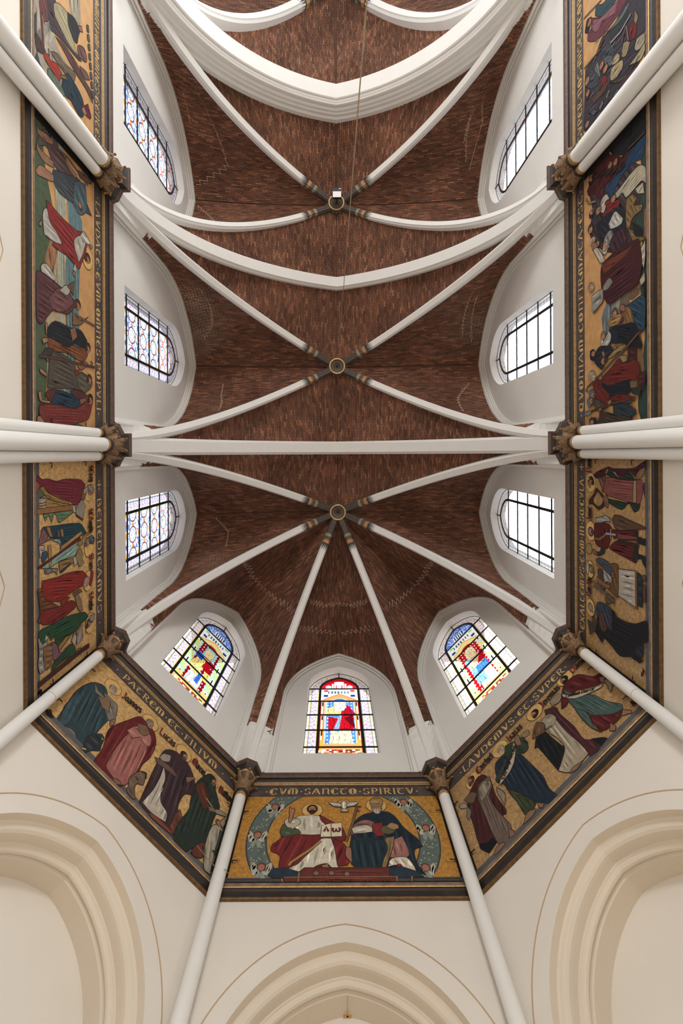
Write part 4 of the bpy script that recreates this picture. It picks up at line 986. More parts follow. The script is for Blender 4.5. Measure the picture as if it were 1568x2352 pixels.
('DR','painted_figure','standing bearded figure in white robe with crimson and black cloak',[('E','halo',482,11069,205,205,1),('P','4c2029',[667,10885,880,10704,859,10445,905,9900,883,9493,1019,9288,1034,9143,951,9054,769,9092,742,9521,666,10055,591,10514],(-88,12),1),('P','15181f',[202,10447,402,10413,449,10119,500,9782,528,9694,342,9523,180,9385,155,9753,120,10216,51,10249],(-95,12),1),('P','a0957f',[556,10688,729,10599,731,10378,735,9962,785,9465,783,9170,650,9144,322,9171,180,9385,354,9509,528,9694,521,10024,463,10329],(-92,16),1),('P','9a907c',[491,10716,691,10687,759,10462,625,10345,455,10429],(-27,4),1),('P','6b4a30',[390,10795,497,10583,427,10379,245,10447,119,10498,224,10654],(-119,4),1),('P','15181f',[977,9369,1148,9195,1197,9104,1026,9079,1014,9169],None,1),('P','8a6550',[415,9197,544,9158,650,9144,464,9093,305,9145],None,1),('K','241a18',462,11031,-1,'2e211c',100)]),
('DR','painted_figure','bending dark-haired figure in red shirt and pale green skirt with a flowing scroll',[('E','halo',1429,11157,205,205,1),('P','5c181c',[1340,11013,1661,10937,1837,10526,1997,10440,2018,10258,1918,10209,1749,10275,1559,10442,1363,10614,1055,10478,944,10512,1114,10793],(-73,10),1),('P','3f5a58',[1253,10931,1362,10477,1574,10147,1648,9778,1795,9434,1751,9325,1518,9435,1299,9749,1257,9929,1146,10277,1183,10685],(-80,16),1),('P','3f5a58',[1146,10277,1257,9929,1161,9492,1204,9274,1120,9548,1111,9960],(-89,6),1),('P','5c181c',[1244,9818,1529,9449,1730,9299,1650,9246,1514,9220,1223,9300,1200,9548],(-81,8),1),('P','8a6550',[1740,9312,1821,9166,1808,9102,1640,9232],None,1),('P','8a6550',[1418,9300,1446,9155,1378,9090,1312,9181],None,1),('P','8a6550',[1917,10390,1975,10258,1872,10145,1857,10275],None,1),('P','8e8168',[1908,10226,2033,10075,1984,9963,1823,9849,1888,10051],None,1),('P','8e8168',[869,10958,1100,10920,1136,10829,1026,10721,838,10787],None,1),('P','b5ab95',[1154,10858,1285,10563,1514,10375,1695,10259,1848,10171,1776,10130,1495,10283,1264,10460,1138,10721],None,1),('K','161416',1387,11126,-1,'201a1a',100)]),
('DR','painted_lettering',None,[('T','Ezechiel',-1234,11034,-769,11081,'b','nam')]),
('DR','painted_lettering',None,[('T','Isaias',-315,11057,90,11086,'b','nam')]),
('DR','painted_lettering',None,[('T','Jeremias',663,11061,1203,11123,'b','nam')]),
('DR','painted_lettering',None,[('T','Daniel',1605,11175,2046,11154,'b','nam')]),
('DR','painted_lettering',None,[('T','Ecce virgo concipiet',-803,10285,-253,10751,'t','nam')]),
('DR','painted_lettering',None,[('T','Constituet Deus cae',1183,10699,1684,10243,'t','nam')]),
('DR','painted_lettering',None,[('T','AR',1908,9237,2012,9237,'s','nam')]),
('L1','painted_figure','standing figure in crimson cope with gold border reading a book',[('E','halo',-1255,10959,205,205,1),('P','a07a45',[-1251,9301,-1046,10258,-948,10279,-1003,9362],(80,8),1),('P','9c9690',[-1268,9086,-1263,9328,-1190,9337,-1164,9090],(85,4),1),('P','9c9690',[-1140,9095,-1135,9331,-1059,9337,-1075,9105],(84,4),1),('P','4a6b4c',[-1420,9084,-1430,9153,-1300,9293,-1274,9134,-1288,9074],None,1),('P','5a7a5a',[-979,9219,-981,9662,-948,10279,-909,10344,-765,9777,-847,9689,-920,9661,-949,9585,-794,9508,-950,9398,-854,9297],(87,8),1),('P','7d2838',[-1672,9044,-1589,9207,-1586,9404,-1533,9686,-1555,9987,-1516,10600,-1412,10789,-1314,10740,-1232,10644,-1103,10596,-1038,10346,-1130,10151,-1196,9861,-1271,9550,-1437,9276,-1446,9118,-1564,9034],(84,20),1),('P','a05048',[-1502,8966,-1563,9060,-1473,9153,-1447,9101,-1352,9041,-1392,8932],None,1),('P','9a7038',[-1441,9127,-1463,9241,-1341,9402,-1239,9703,-1133,10108,-1070,10172,-1092,9982,-1191,9549,-1289,9310],(71,5),1),('P','7d2838',[-1034,9344,-1035,10258,-950,10257,-973,9547],(86,5),0),('L','96683a',[-1047,9055,-1019,9779,-987,10480],28),('P','b0aaa0',[-1035,10258,-1036,10368,-893,10389,-913,10300],None,1),('P','8f8a7e',[-904,10389,-986,10435,-1123,10620,-1008,10785,-714,10710,-847,10411],None,0),('P','6b3a30',[-884,10377,-810,10455,-714,10710,-692,10662,-816,10399],None,0),('P','7a6040',[-1146,10608,-1230,10668,-1298,10812,-1261,10860,-1091,10737],None,1),('P','a89e90',[-1316,10716,-1362,10886,-1326,10910,-1221,10787,-1225,10739],None,1),('K','7c726a',-1250,11021,1,'-',98),('P','8a8078',[-1396,10886,-1382,11137,-1285,11200,-1200,11084,-1302,10934],(62,5),1)]),
('L1','painted_figure','standing mitred figure in teal cope leaning on a crosier',[('E','halo',-116,10946,205,205,1),('P','9a9088',[-455,9084,-445,9258,-231,9265,-252,9108],(80,5),1),('P','2e5068',[-334,9178,-315,9338,-214,9355,-155,9211,-194,9159],None,1),('P','7a5252',[-754,9217,-553,9431,-508,9468,-469,9058,-635,9146,-718,9164],(-38,8),1),('P','7aa098',[-511,9449,-470,9774,-331,10316,-223,10449,-73,10380,-64,9770,-12,9389,-65,9141,-236,9772,-379,9773],(-78,14),1),('P','1e4250',[-759,9217,-657,10545,-429,10827,-409,10659,-331,9813,-470,9774,-541,9449],(87,16),1),('P','9a7040',[-746,9314,-740,9433,-549,9524,-563,9431],None,0),('P','9a7040',[-650,9796,-636,9896,-489,9915,-502,9834],None,0),('P','a07a45',[-427,9366,-420,9467,-62,9482,-8,9408],None,0),('P','a07a45',[-331,9813,-497,10590,-431,10659,-239,9812],(102,4),1),('P','6e4a4a',[-644,9697,-633,9776,-499,9784,-516,9677],None,1),('P','6e1c1c',[-105,9038,-223,9732,-383,10542,-343,10588,-196,9772,-74,9141,-77,9038],None,0),('P','75706a',[-43,9246,27,9575,52,9691,173,9670,87,9575,66,9280],(29,6),1),('P','8c6a40',[-59,9741,-18,10269,61,10290,138,9808,84,9749],(87,5),1),('P','1e4250',[119,9769,50,10182,132,9971,164,9788],None,1),('P','8a7850',[-62,10380,-186,10540,-28,10679,25,10608,154,10701,198,10537,40,10402],None,1),('P','b0aaa0',[-18,10269,-34,10358,98,10424,151,10312],None,1),('P','8a7850',[-306,10473,-313,10635,-239,10681,-207,10541,-243,10461],None,1),('L','8a6a40',[-343,10659,-391,10778,-428,11076,-467,11127,-527,11026],14),('K','6e6660',-223,10849,1,'5a544e',98),('P','4e5a5e',[-332,10949,-336,11075,-254,11189,-162,11149,-180,10972],(58,4),1)]),
('L1','painted_figure','standing bearded figure in scarlet robe and wide scarlet hat',[('E','halo',564,10890,205,205,1),('P','6b3a20',[271,9026,302,9207,479,9259,777,9762,841,9568,875,9291,868,9115,810,9022,721,9099,546,9084],(83,16),1),('P','7d2222',[650,9117,754,9684,767,10175,891,10393,963,10303,1010,9566,954,9326,918,9184,815,9098],(87,16),1),('P','90221c',[156,9156,211,9689,212,10011,304,10628,480,10866,591,10720,610,10307,629,10091,677,9843,602,9495,503,9276,384,9189],(79,22),1),('P','90221c',[665,9763,659,10007,692,10133,800,9862],None,1),('P','8a6a4a',[698,10317,697,10395,865,10576,1094,10644,1064,10505,913,10393],None,1),('P','90221c',[348,10991,444,11117,594,11065,702,10988,638,10914,479,10965],None,1),('K','908678',570,10816,1,'9c9284',108),('P','6a5040',[646,10241,645,10532,712,10624,708,10395,711,10284],None,1)]),
('L1','painted_figure','standing mitred figure in bright green cope holding an open book',[('E','halo',1447,10955,205,205,1),('P','8a867c',[1091,9019,1174,9288,1334,9305,1433,9180,1618,9213,1721,9230,1721,9090,1544,9024,1369,9059],(73,10),1),('P','7a5a3a',[1309,9181,1347,9563,1578,9676,1633,9504,1730,9373,1711,9230,1516,9196],(75,10),1),('P','7a4c62',[1321,9488,1424,9639,1576,9696,1637,9834,1675,9560,1528,9486],None,1),('P','1f4a30',[1084,9053,985,9097,1000,9380,1020,9962,1141,10690,1288,10882,1315,10712,1351,10479,1412,10299,1396,10000,1458,9677,1238,9564,1282,9433,1085,9343,1212,9288,1255,9164],(87,20),1),('P','9ab09a',[1216,9217,1110,9271,1208,9360],None,1),('P','8a6438',[1458,9677,1382,9958,1422,10168,1496,9957,1583,9715],(108,4),1),('P','264a2c',[1717,9466,1679,9675,1581,10082,1679,10296,1845,10339,1822,10164,1798,9934,1799,9674,1835,9465],(91,10),1),('P','8c7a70',[1423,10365,1363,10617,1646,10638,1711,10385],(153,3),0),('P','a09a92',[1538,10167,1426,10277,1509,10364,1630,10341,1671,10274],None,1),('P','6a6660',[1778,10362,1792,10520,1891,10612,1925,10496],None,1),('L','4a2018',[1892,9004,1880,9673,1868,10519,1884,10900],26),('K','3a3a38',1435,10881,1,'2e302e',98),('P','8a7a78',[1291,10931,1306,11134,1360,11159,1467,11055,1374,10906],(98,4),1)]),
('L1','painted_lettering',None,[('T','SGreg',-1789,11039,-1456,11049,'b','nam')]),
('L1','painted_lettering',None,[('T','SCAugus',-896,11005,-422,11037,'b','nam')]),
('L1','painted_lettering',None,[('T','SHier',35,11020,358,11029,'b','nam')]),
('L1','painted_lettering',None,[('T','SAmbr',819,10999,1200,11007,'b','nam')]),
('L1','painted_lettering',None,[('T','AR',1985,9045,2051,9045,'s','nam')]),
('R1','painted_figure','crowned figure in maroon cloak and rose tunic playing a harp',[('E','halo',1387,11040,205,205,1),('P','5a2430',[1377,9158,1492,9141,1439,9076,1138,9062,1210,9110],None,1),('P','1f3a2e',[1109,10391,1096,9719,1111,9243,1021,9278,957,9380,954,9450,1106,9609,945,9851,1039,10329],(-91,12),1),('P','8a4a4a',[1494,10494,1524,10303,1528,9190,1338,9175,1119,9260,1110,9466,1161,10286,1239,10540],(-90,20),1),('P','9a8a60',[1505,9454,1504,9367,1118,9379,1113,9484],None,0),('P','1f3a2e',[1574,10408,1718,10281,1636,10179,1505,9846,1675,9658,1509,9376,1503,9884,1538,10241],(-95,8),1),('P','4a1f30',[1547,10921,1627,10736,1728,10301,1700,10158,1721,9461,1804,9237,1865,9073,1761,9057,1684,9106,1613,9206,1512,9307,1612,9479,1676,9622,1524,9865,1640,10078,1645,10240,1694,10365,1537,10494,1487,10626,1490,10806],(-85,14),1),('P','8a6a48',[1698,9272,1750,9106,1645,9123,1522,9307,1576,9392],None,1),('P','6a4a38',[1504,10737,1527,10494,1606,10408,1497,10430,1264,10497,1206,10540,1302,10583],(-134,6),1),('P','4a2420',[1287,10808,1143,10925,1012,11116,921,11105,947,10950,858,10721,910,10543,1010,10413,1095,10434,1100,10498,971,10586,922,10743,984,10926,1077,10902,1226,10717,1096,10542,1155,10498,1250,10695],None,1),('L','a08a58',[1175,10809,1183,10707],4),('L','a08a58',[1137,10798,1151,10687],4),('L','a08a58',[1100,10787,1119,10667],4),('L','a08a58',[1063,10776,1087,10647],4),('L','a08a58',[1026,10765,1056,10628],4),('L','a08a58',[989,10754,1024,10608],4),('L','a08a58',[952,10743,993,10588],4),('P','7a5a48',[1087,10520,1207,10390,1165,10370,1115,10328,1041,10308,932,10330,945,10414],None,1),('K','26262a',1412,11004,-1,'302a2a',98),('L','9a8050',[1498,11136,1478,11063,1404,11161,1336,11125,1283,11041],12)]),
('R1','painted_figure','armed figure in dark red surcoat with shield beneath a painted sun',[('E','halo',389,11027,205,205,1),('P','5a1a1c',[535,10169,636,9332,542,9316,505,9489,408,9972,362,10130],(-83,8),1),('P','7a3c34',[485,10010,532,9198,497,9232,377,9972],None,1),('P','8a4a46',[379,9895,459,9350,390,9351,368,9597],None,1),('P','5a1a1c',[163,10295,270,10171,379,9895,357,9317,221,9318,51,9388,78,9600,132,10173],(-88,14),1),('P','26282a',[356,9438,357,9317,121,9336,58,9405,93,9475],None,1),('P','26282a',[620,9444,634,9315,537,9316,522,9445],None,1),('P','5a1a1c',[574,10838,627,10438,598,10250,482,10169,320,10253,141,10358,124,10639,134,10773,243,10864,421,10885],(-161,12),1),('P','8a8c90',[679,10814,750,10502,777,10458,737,10249,676,10229,662,10417,607,10590,580,10792],(-86,5),1),('P','5a4030',[734,10187,820,10086,828,9929,725,9082,701,9082,560,9855,558,10009,636,10128],(-95,8),1),('P','26303a',[-82,10730,20,10487,104,10443,110,10595,35,10640,-1,10775],None,1),('P','8a6050',[11,10960,21,10843,-30,10752,-64,10753,-61,10913],None,1),('L','9a9a98',[423,10419,453,10050],12),('L','9a9a98',[539,10220,347,10222],9),('L','7a5a40',[258,10841,280,10637,402,10419],14),('P','222428',[529,9333,515,9182,531,9084,417,9085,416,9317],None,1),('P','222428',[231,9318,228,9086,19,9088,107,9169,164,9218,137,9302],None,1),('L','302820',[366,9972,373,9283],14),('K','4e4a50',373,11015,0,'3e3a3e',105),('E','9a8048',8,11102,110,130,1),('L','6a5030',[33,10964,39,10931],4),('L','6a5030',[-8,10976,-12,10946],4),('L','6a5030',[-47,11005,-61,10984],4),('L','6a5030',[-78,11050,-99,11039],4),('L','6a5030',[-96,11103,-122,11104],4),('L','6a5030',[-99,11159,-124,11172],4),('L','6a5030',[-84,11206,-107,11228],4),('L','6a5030',[-56,11235,-71,11267],4),('L','6a5030',[-18,11244,-24,11279],4),('L','6a5030',[25,11234,29,11266],4),('L','6a5030',[64,11204,79,11226],4),('L','6a5030',[96,11157,117,11169],4),('L','6a5030',[112,11101,138,11101],4),('L','6a5030',[114,11049,139,11036],4),('L','6a5030',[99,11003,121,10982],4),('L','6a5030',[71,10975,85,10945],4)]),
('R1','painted_figure','priestly figure in white kilted robe and blue sleeves holding a censer',[('E','halo',-410,11059,180,180,1),('P','a8a29a',[-166,9938,-78,9355,-411,9324,-727,9378,-664,9943],(-82,12),1),('P','8a5230',[-95,9390,-89,9338,-751,9327,-747,9378],None,0),('P','20303c',[-90,9321,-136,9187,-368,9156,-669,9175,-669,9309,-362,9323],(-92,8),1),('P','6a4a28',[-161,10257,-85,9996,-166,9938,-664,9943,-711,10001,-653,10262,-610,10386],(-158,10),1),('P','8a5a2c',[-151,10799,-230,10533,-252,10383,-371,10198,-460,10301,-340,10534,-259,10777],None,1),('P','3e4a60',[-136,10776,-95,10597,-114,10340,-203,10156,-304,10136,-343,10259,-252,10533,-205,10731],(-100,8),1),('P','4a4038',[-339,10733,-296,10533,-527,10492,-575,10690],(-168,6),0),('P','3e4a60',[-609,10646,-577,10429,-626,10408,-697,10515],None,1),('P','8a9090',[-286,10490,-371,10198,-494,10179,-512,10386,-577,10429,-462,10492],(-129,5),1),('P','8a5a2c',[-479,10757,-532,10514,-546,10302,-537,10179,-632,10303,-631,10472,-614,10758],None,1),('P','7a5040',[-265,10197,-253,10096,-369,10097,-388,10178],None,1),('P','6a4030',[-110,9154,-91,9073,-204,9074,-203,9147],None,1),('P','6a4030',[-277,9139,-261,9074,-545,9077,-559,9125,-413,9149],None,1),('K','6a5a4a',-403,10999,-1,'6a5a4a',98),('P','a0a09c',[-288,11191,-261,11117,-404,11083,-537,11108,-542,11181],(180,3),1),('L','70665a',[-613,10942,-653,10827,-755,10920],8),('L','70665a',[-634,10859,-668,10750,-766,10819],8),('L','70665a',[-654,10777,-682,10673,-776,10719],8),('L','70665a',[-674,10696,-696,10598,-786,10621],8),('L','70665a',[-694,10616,-710,10524,-796,10525],8),('L','70665a',[-714,10537,-724,10451,-806,10431],8),('L','70665a',[-733,10460,-738,10379,-815,10338],8),('L','70665a',[-752,10384,-751,10308,-825,10247],8),('L','70665a',[-771,10308,-765,10238,-834,10157],8),('P','5a4a38',[-729,10346,-749,10181,-743,10081,-866,10072,-855,10182,-933,10306,-882,10431],(-104,6),1)]),
('R1','painted_figure','old bearded figure in long blue-black mantle carrying kindling',[('E','halo',-1193,11019,180,180,1),('P','1a1c24',[-991,10265,-1011,10063,-1076,10005,-1067,9646,-1000,9346,-868,9079,-921,8952,-1156,8986,-1207,9050,-1295,9164,-1504,9419,-1650,9543,-1678,9615,-1764,9895,-1685,10190,-1627,10481,-1760,10547,-1626,10837,-1460,10744,-1281,10742,-1072,10563],(-88,26),1),('P','22304a',[-1521,9437,-1370,9264,-1302,9131,-1515,9166,-1531,9283],(-121,5),1),('P','1a1c24',[-1591,9651,-1504,9419,-1576,9150,-1653,9250,-1642,9368,-1640,9543],(-92,6),1),('P','2e3c52',[-1074,10763,-975,10650,-957,10390,-1025,10184,-1274,10166,-1391,10167,-1361,10436,-1218,10499,-1298,10653,-1265,10765],(-138,12),1),('P','5a3a30',[-1185,10607,-1123,10477,-1252,10435,-1399,10352,-1503,10437,-1499,10589,-1376,10654],(-156,6),1),('L','4a4640',[-1473,11142,-1757,11025],7),('L','4a4640',[-1473,11113,-1739,11001],7),('L','4a4640',[-1473,11084,-1721,10977],7),('L','4a4640',[-1473,11055,-1702,10953],7),('L','4a4640',[-1473,11026,-1684,10930],7),('L','4a4640',[-1474,10998,-1666,10906],7),('L','4a4640',[-1474,10970,-1648,10883],7),('L','4a4640',[-1474,10942,-1630,10860],7),('L','4a4640',[-1474,10914,-1612,10836],7),('L','4a4640',[-1474,10886,-1594,10813],7),('L','4a4640',[-1475,10858,-1576,10790],7),('L','4a4640',[-1475,10830,-1559,10767],7),('P','4a4238',[-1356,10950,-1354,10834,-1423,10766,-1520,10790,-1573,10882],None,1),('K','807468',-1201,11007,-1,'887c70',98)]),
('R1','painted_lettering',None,[('T','David',1599,11062,1916,11059,'b','nam')]),
('R1','painted_lettering',None,[('T','Josue',604,11048,881,11046,'b','nam')]),
('R1','painted_lettering',None,[('T','PatrAbr',-979,11076,-572,11060,'b','nam')]),
('R1','painted_lettering',None,[('T','R',-1782,9119,-1755,9168,'s','nam')]),
('R2','painted_landscape','green meadow with pale path, distant hills and blue water behind the crowd',[('P','2a3f38',[2752,8958,-2665,9003,-2656,9165,-2319,9313,-1660,9190,-1014,9086,-308,9228,527,9155,907,9371,1770,9161,2564,9532],None,1),('P','6b5038',[858,9371,285,9274,-38,9176,-399,9246,-406,9559,39,9701,600,9586],(-173,10),1),('P','66584a',[1110,9841,998,9582,-604,9560,-985,9636,-824,9897],None,1),('P','64707a',[1051,10197,989,9919,381,9810,-321,9854,-892,10054,-1265,10302,-506,10551,-184,10333,388,10122],(-178,12),1),('P','8a8a7c',[897,10077,875,9920,88,9850,-608,9934,-663,10132],(-179,8),1),('P','8a5a44',[972,9086,1015,8973,174,8972,400,9074],None,1),('P','7a5a3c',[-1264,9253,-1338,9171,-1959,9094,-2090,9193,-1643,9290],None,1)]),
('R2','painted_figure','crowd of people crouching in dark red and blue before a large dark cloak',[('P','3c2f36',[2347,11098,2455,10860,2439,10308,2170,9719,1787,9194,1390,9164,907,9371,586,9550,651,10120,959,10647,1397,11036,1790,10890],(-142,24),1),('P','22262f',[2799,10974,2772,10519,2735,9903,2687,8959,2298,8962,2216,9190,2208,9429,2209,9572,2376,9906,2551,10183,2561,10434,2611,10835],(-90,24),1),('P','501d22',[2646,10858,2599,10307,2291,9717,2228,9482,2041,9537,2037,9909,2044,10312,2021,10440,2084,10794,2232,11100,2354,10884,2552,11048],(-84,24),1),('P','501d22',[2313,11123,2391,11002,2298,10885,2151,10933,2180,11052],None,1),('P','501d22',[2274,10815,2237,10438,1913,10441,1952,10682,2140,10817],(-53,8),1),('P','1d3f66',[2238,9482,2261,9026,2093,9060,1912,9160,1964,9396,1927,9796,1752,10109,1739,10191,1978,10397,2024,10188,2089,9719],(-74,18),1),('P','a39c88',[1719,10150,1741,9874,1814,9539,1833,9260,1753,9095,1581,8984,1419,9033,1523,9163,1514,9297,1461,9633,1614,9761,1606,9913,1639,10070],(-78,20),1),('P','a39c88',[1481,9349,1479,9114,1274,9083,1361,9281],(-65,6),1),('P','a9a49a',[1702,10573,1845,10528,1872,10335,1737,10232,1647,10337,1555,10444,1615,10552],(-49,8),1),('P','7a1c20',[1730,10400,1735,10273,1595,10111,1575,9914,1498,9838,1421,9915,1490,10112,1372,10153,1413,10318,1499,10488,1554,10466,1552,10317],(-96,10),1),('P','1c2230',[1245,10666,1449,10755,1470,10423,1438,10112,1348,9801,1121,9636,829,9657,808,10118,1037,10536],(-134,14),1),('P','a9a8a4',[1258,10257,1391,10033,1280,9878,1140,9746,1063,9804,1081,10016,1136,10196],(-141,8),1),('P','7a6034',[1432,9615,1426,9436,1292,9299,1214,9403,1108,9133,1021,9151,1005,9440,824,9548,921,9637,1280,9653],(-145,14),1),('P','7a6034',[899,9583,604,9204,447,8978,381,9026,489,9106,518,9374,703,9495],(-127,10),1),('P','161c22',[937,9440,691,9137,572,9171,673,9373],None,1),('P','7a7a78',[1064,10385,1115,10197,1002,10076,871,10118,787,10282,925,10472],(-155,6),1),('P','3e2430',[955,10117,960,9729,714,9621,524,9808,640,10120,856,10240],(-150,10),1),('P','a9a49a',[846,10494,958,10365,808,10282,711,10367,762,10473],None,1),('K','26262c',2457,10930,1,'2c2426',100),('K','24262c',1767,10913,1,'4a4038',100),('K','5a4a40',1688,10640,0,'6a5a4a',100),('K','5a4638',1649,10070,0,'-',90),('K','3a3038',1458,10964,-1,'-',100),('K','4a4440',1032,10691,0,'-',90),('K','a9a49a',1171,10873,0,'-',95),('K','50302a',2319,10185,1,'-',90),('K','4a2a28',2274,9985,1,'-',90),('K','a9a49a',862,10365,0,'-',85),('L','3a2c2a',[2455,10860,2518,10721],8),('L','3a2c2a',[2380,10773,2427,10632],8),('L','3a2c2a',[2372,10687,2415,10544],8),('L','3a2c2a',[2299,10603,2403,10457],8),('L','3a2c2a',[2292,10519,2391,10372],8),('L','3a2c2a',[2286,10437,2305,10289],8),('L','3a2c2a',[2215,10357,2294,10206],8),('L','3a2c2a',[2209,10277,2283,10125],8),('L','3a2c2a',[2140,10199,2273,10045],8),('L','3a2c2a',[2135,10122,2190,9966],8),('L','3a2c2a',[2129,10046,2181,9889],8),('L','3a2c2a',[2062,9972,2171,9812],8),('L','3a2c2a',[2058,9898,2162,9737],8),('L','3a2c2a',[2053,9825,2083,9664],8),('L','5a4438',[2288,9535,2289,8978],9),('L','8a7a58',[2163,11149,2025,11053,1917,10727],10),('P','8a6550',[2616,10224,2614,10162,2473,10063,2546,10183],None,1),('P','8a6550',[2344,9849,2275,9699,2251,9736,2298,9830],None,1)]),
('R2','painted_figure','striding bearded figure in maroon mantle holding up a stone tablet',[('P','15191c',[-82,9046,-295,8968,-472,9001,-495,9082,-160,9095],None,1),('P','15191c',[457,9074,493,8977,295,8947,182,8996,259,9075],None,1),('P','a09a8e',[226,9377,394,9107,506,9009,363,8978,106,9044,-24,9078,260,9207],(-61,8),1),('P','a09a8e',[-170,9210,-76,9062,-223,9047,-281,9162],None,1),('P','451820',[359,10542,555,10475,628,9922,567,9254,445,9189,135,9125,-89,9193,-215,9312,-252,9740,-307,10049,-260,10292,11,10481],(-86,26),1),('P','6b2c20',[563,10497,546,9923,518,9374,411,9697,357,10123,360,10413],(-93,10),1),('P','a8a298',[973,10828,996,10714,780,10495,582,10368,600,10540,747,10671],(-140,5),1),('P','8a6550',[1144,10920,1094,10736,970,10647,978,10782,990,10875],None,1),('P','7c7870',[118,10436,205,10205,92,10085,5,10248,20,10437],None,1),('P','8d8a84',[-93,10885,56,10931,88,10589,70,10458,-132,10439,-185,10482,-309,10841,-246,10910],(-80,5),0),('L','5a5854',[-129,10839,9,10546],4),('L','5a5854',[-114,10770,-22,10529],4),('L','5a5854',[-100,10702,-54,10512],4),('L','5a5854',[-86,10635,-85,10494],4),('L','5a5854',[-72,10568,-116,10477],4),('K','8a8070',241,10941,-1,'a09684',100)]),
('R2','painted_figure','kneeling figure in tan coat and broad blue cloth with clasped hands',[('P','1f3f58',[-505,9632,-447,9213,-452,9130,-561,9018,-795,9020,-1071,9086,-1006,9285,-740,9420,-618,9507],(-122,16),1),('P','7a5630',[-690,9857,-505,9632,-613,9454,-870,9369,-842,9821,-751,9858],(-155,10),1),('P','9a7440',[-665,10255,-590,10213,-568,10051,-577,9818,-652,9763,-762,9896,-748,10133,-739,10214],(-87,8),1),('P','5a2430',[-817,10014,-731,9858,-652,9725,-732,9689,-833,9859,-908,9936],(-51,4),1),('P','8a5a48',[-434,9817,-445,9705,-530,9650,-591,9688,-526,9818],None,1),('P','161a26',[-856,10215,-766,10053,-801,9820,-864,9352,-1072,9252,-1291,9121,-1360,9154,-1229,9424,-1120,9861,-1053,10136],(-108,20),1),('P','1f3f58',[-1014,9251,-1071,9086,-842,9020,-1022,9054,-1077,9185],None,1),('K','5a4030',-516,10011,-1,'-',85)]),
('R2','painted_figure','white-hooded and blue-hooded figures behind a gold-clad warrior with a spear',[('P','1e2636',[-771,10214,-877,9936,-1071,9899,-1072,10096,-962,10216],None,1),('P','a0a29e',[-866,10511,-961,10425,-813,10215,-916,10134,-1068,10217,-1082,10470,-993,10534],(-63,6),1),('P','1e2430',[-1083,10689,-1041,10512,-1127,10136,-1205,10057,-1330,10302,-1514,10495,-1394,10692,-1264,10805],(-82,12),1),('P','8a7440',[-1330,10302,-1187,9939,-1182,9656,-1290,9566,-1277,9901,-1317,10018,-1344,10220],(-81,10),1),('P','8a7a50',[-1349,9844,-1393,9603,-1493,9604,-1498,9751],None,1),('P','3e1c1a',[-1260,9566,-1296,9287,-1547,9289,-1529,9569],(-107,6),1),('P','1c222c',[-1053,10965,-1046,10825,-1160,10758,-1282,10828,-1212,10967],None,1),('P','161a22',[-1118,9674,-1231,9137,-1335,9187,-1260,9566],None,1),('K','70604e',-861,10435,-1,'-',85),('K','2a2c34',-1134,10838,0,'-',85),('K','3a2a24',-1329,10429,-1,'4a2e24',100),('P','8a6550',[-1165,10492,-1160,10406,-1254,10365,-1260,10450],None,1),('P','8a6550',[-1163,10057,-1125,9938,-1187,9939,-1213,10018],None,1)]),
('R2','painted_figure','white-bearded elder in scarlet cloak and dark tunic grasping a crook',[('P','6a1e1a',[-1667,10497,-1513,10100,-1397,9864,-1504,9714,-1537,9289,-1746,9191,-1861,9258,-1827,9571,-1854,10225,-1790,10391],(-95,22),1),('P','191c26',[-1751,10519,-1854,10225,-1835,9518,-2029,9466,-2082,9520,-2067,10227,-1855,10477],(-96,16),1),('P','6a1e1a',[-1707,10855,-1658,10718,-1730,10519,-1855,10477,-2003,10226,-2152,10227,-2208,10311,-2130,10567,-1963,10789],(-130,14),1),('P','6a1e1a',[-2088,10227,-2062,9794,-2132,9520,-2171,9329,-2238,9346,-2198,9758,-2139,10146],(-96,8),1),('P','6a5a44',[-1867,9500,-1899,9259,-2003,9276,-1999,9466],None,1),('P','4a1c1c',[-1803,9258,-1747,8996,-1843,8981,-1999,9078,-1978,9243],(-81,6),1),('P','26302e',[-2019,9466,-2010,9143,-2157,9194,-2106,9397],None,1),('P','8a6550',[-1623,10650,-1623,10496,-1703,10476,-1699,10584],None,1),('L','5a4434',[-1058,9185,-1230,9566,-1404,10059,-1591,10496,-1782,11068,-1843,11141,-1875,11069],13),('K','8c8678',-1587,10900,-1,'a09a88',118)]),
('R2','painted_figure','helmeted soldiers with halberd at the foot of the crowd mural',[('P','3a4854',[-2191,10269,-2170,9833,-2210,9433,-2269,9433,-2231,9833,-2245,10147],None,1),('P','4a4038',[-2053,10790,-2123,10523,-2234,10269,-2291,10353,-2284,10701,-2187,10791],(-115,8),1),('P','24323e',[-2252,10067,-2245,9684,-2396,9314,-2475,9297,-2504,9435,-2482,9760,-2422,10029],(-107,12),1),('P','3c3428',[-2317,10568,-2428,9950,-2521,9471,-2640,9472,-2592,10795,-2479,10614],(-103,14),1),('P','5a2420',[-2348,10591,-2417,10397,-2474,10355,-2474,10526],None,1),('P','2c2c2c',[-2455,11003,-2439,10725,-2576,10659,-2571,10981],None,1),('P','5c6670',[-1891,11021,-1828,10880,-1938,10811,-2032,10882,-1988,10975],None,1),('P','5c6670',[-2091,11095,-2006,11023,-2000,10858,-2140,10813,-2224,11025],None,1),('K','58606a',-1957,10846,-1,'5a544c',85),('K','505862',-2086,10905,0,'4a443c',85),('K','3a3638',-2508,10886,-1,'-',85),('L','5a2a22',[-2186,9468,-2213,10147,-2270,10612,-2302,10908],12),('P','6a747c',[-2369,11245,-2283,11146,-2276,10954,-2336,10908,-2383,11050],None,0),('P','8a6550',[-2170,10269,-2120,10126,-2185,10106,-2228,10208],None,1),('P','8a6550',[-2270,10612,-2255,10524,-2302,10481,-2317,10568],None,1)]),
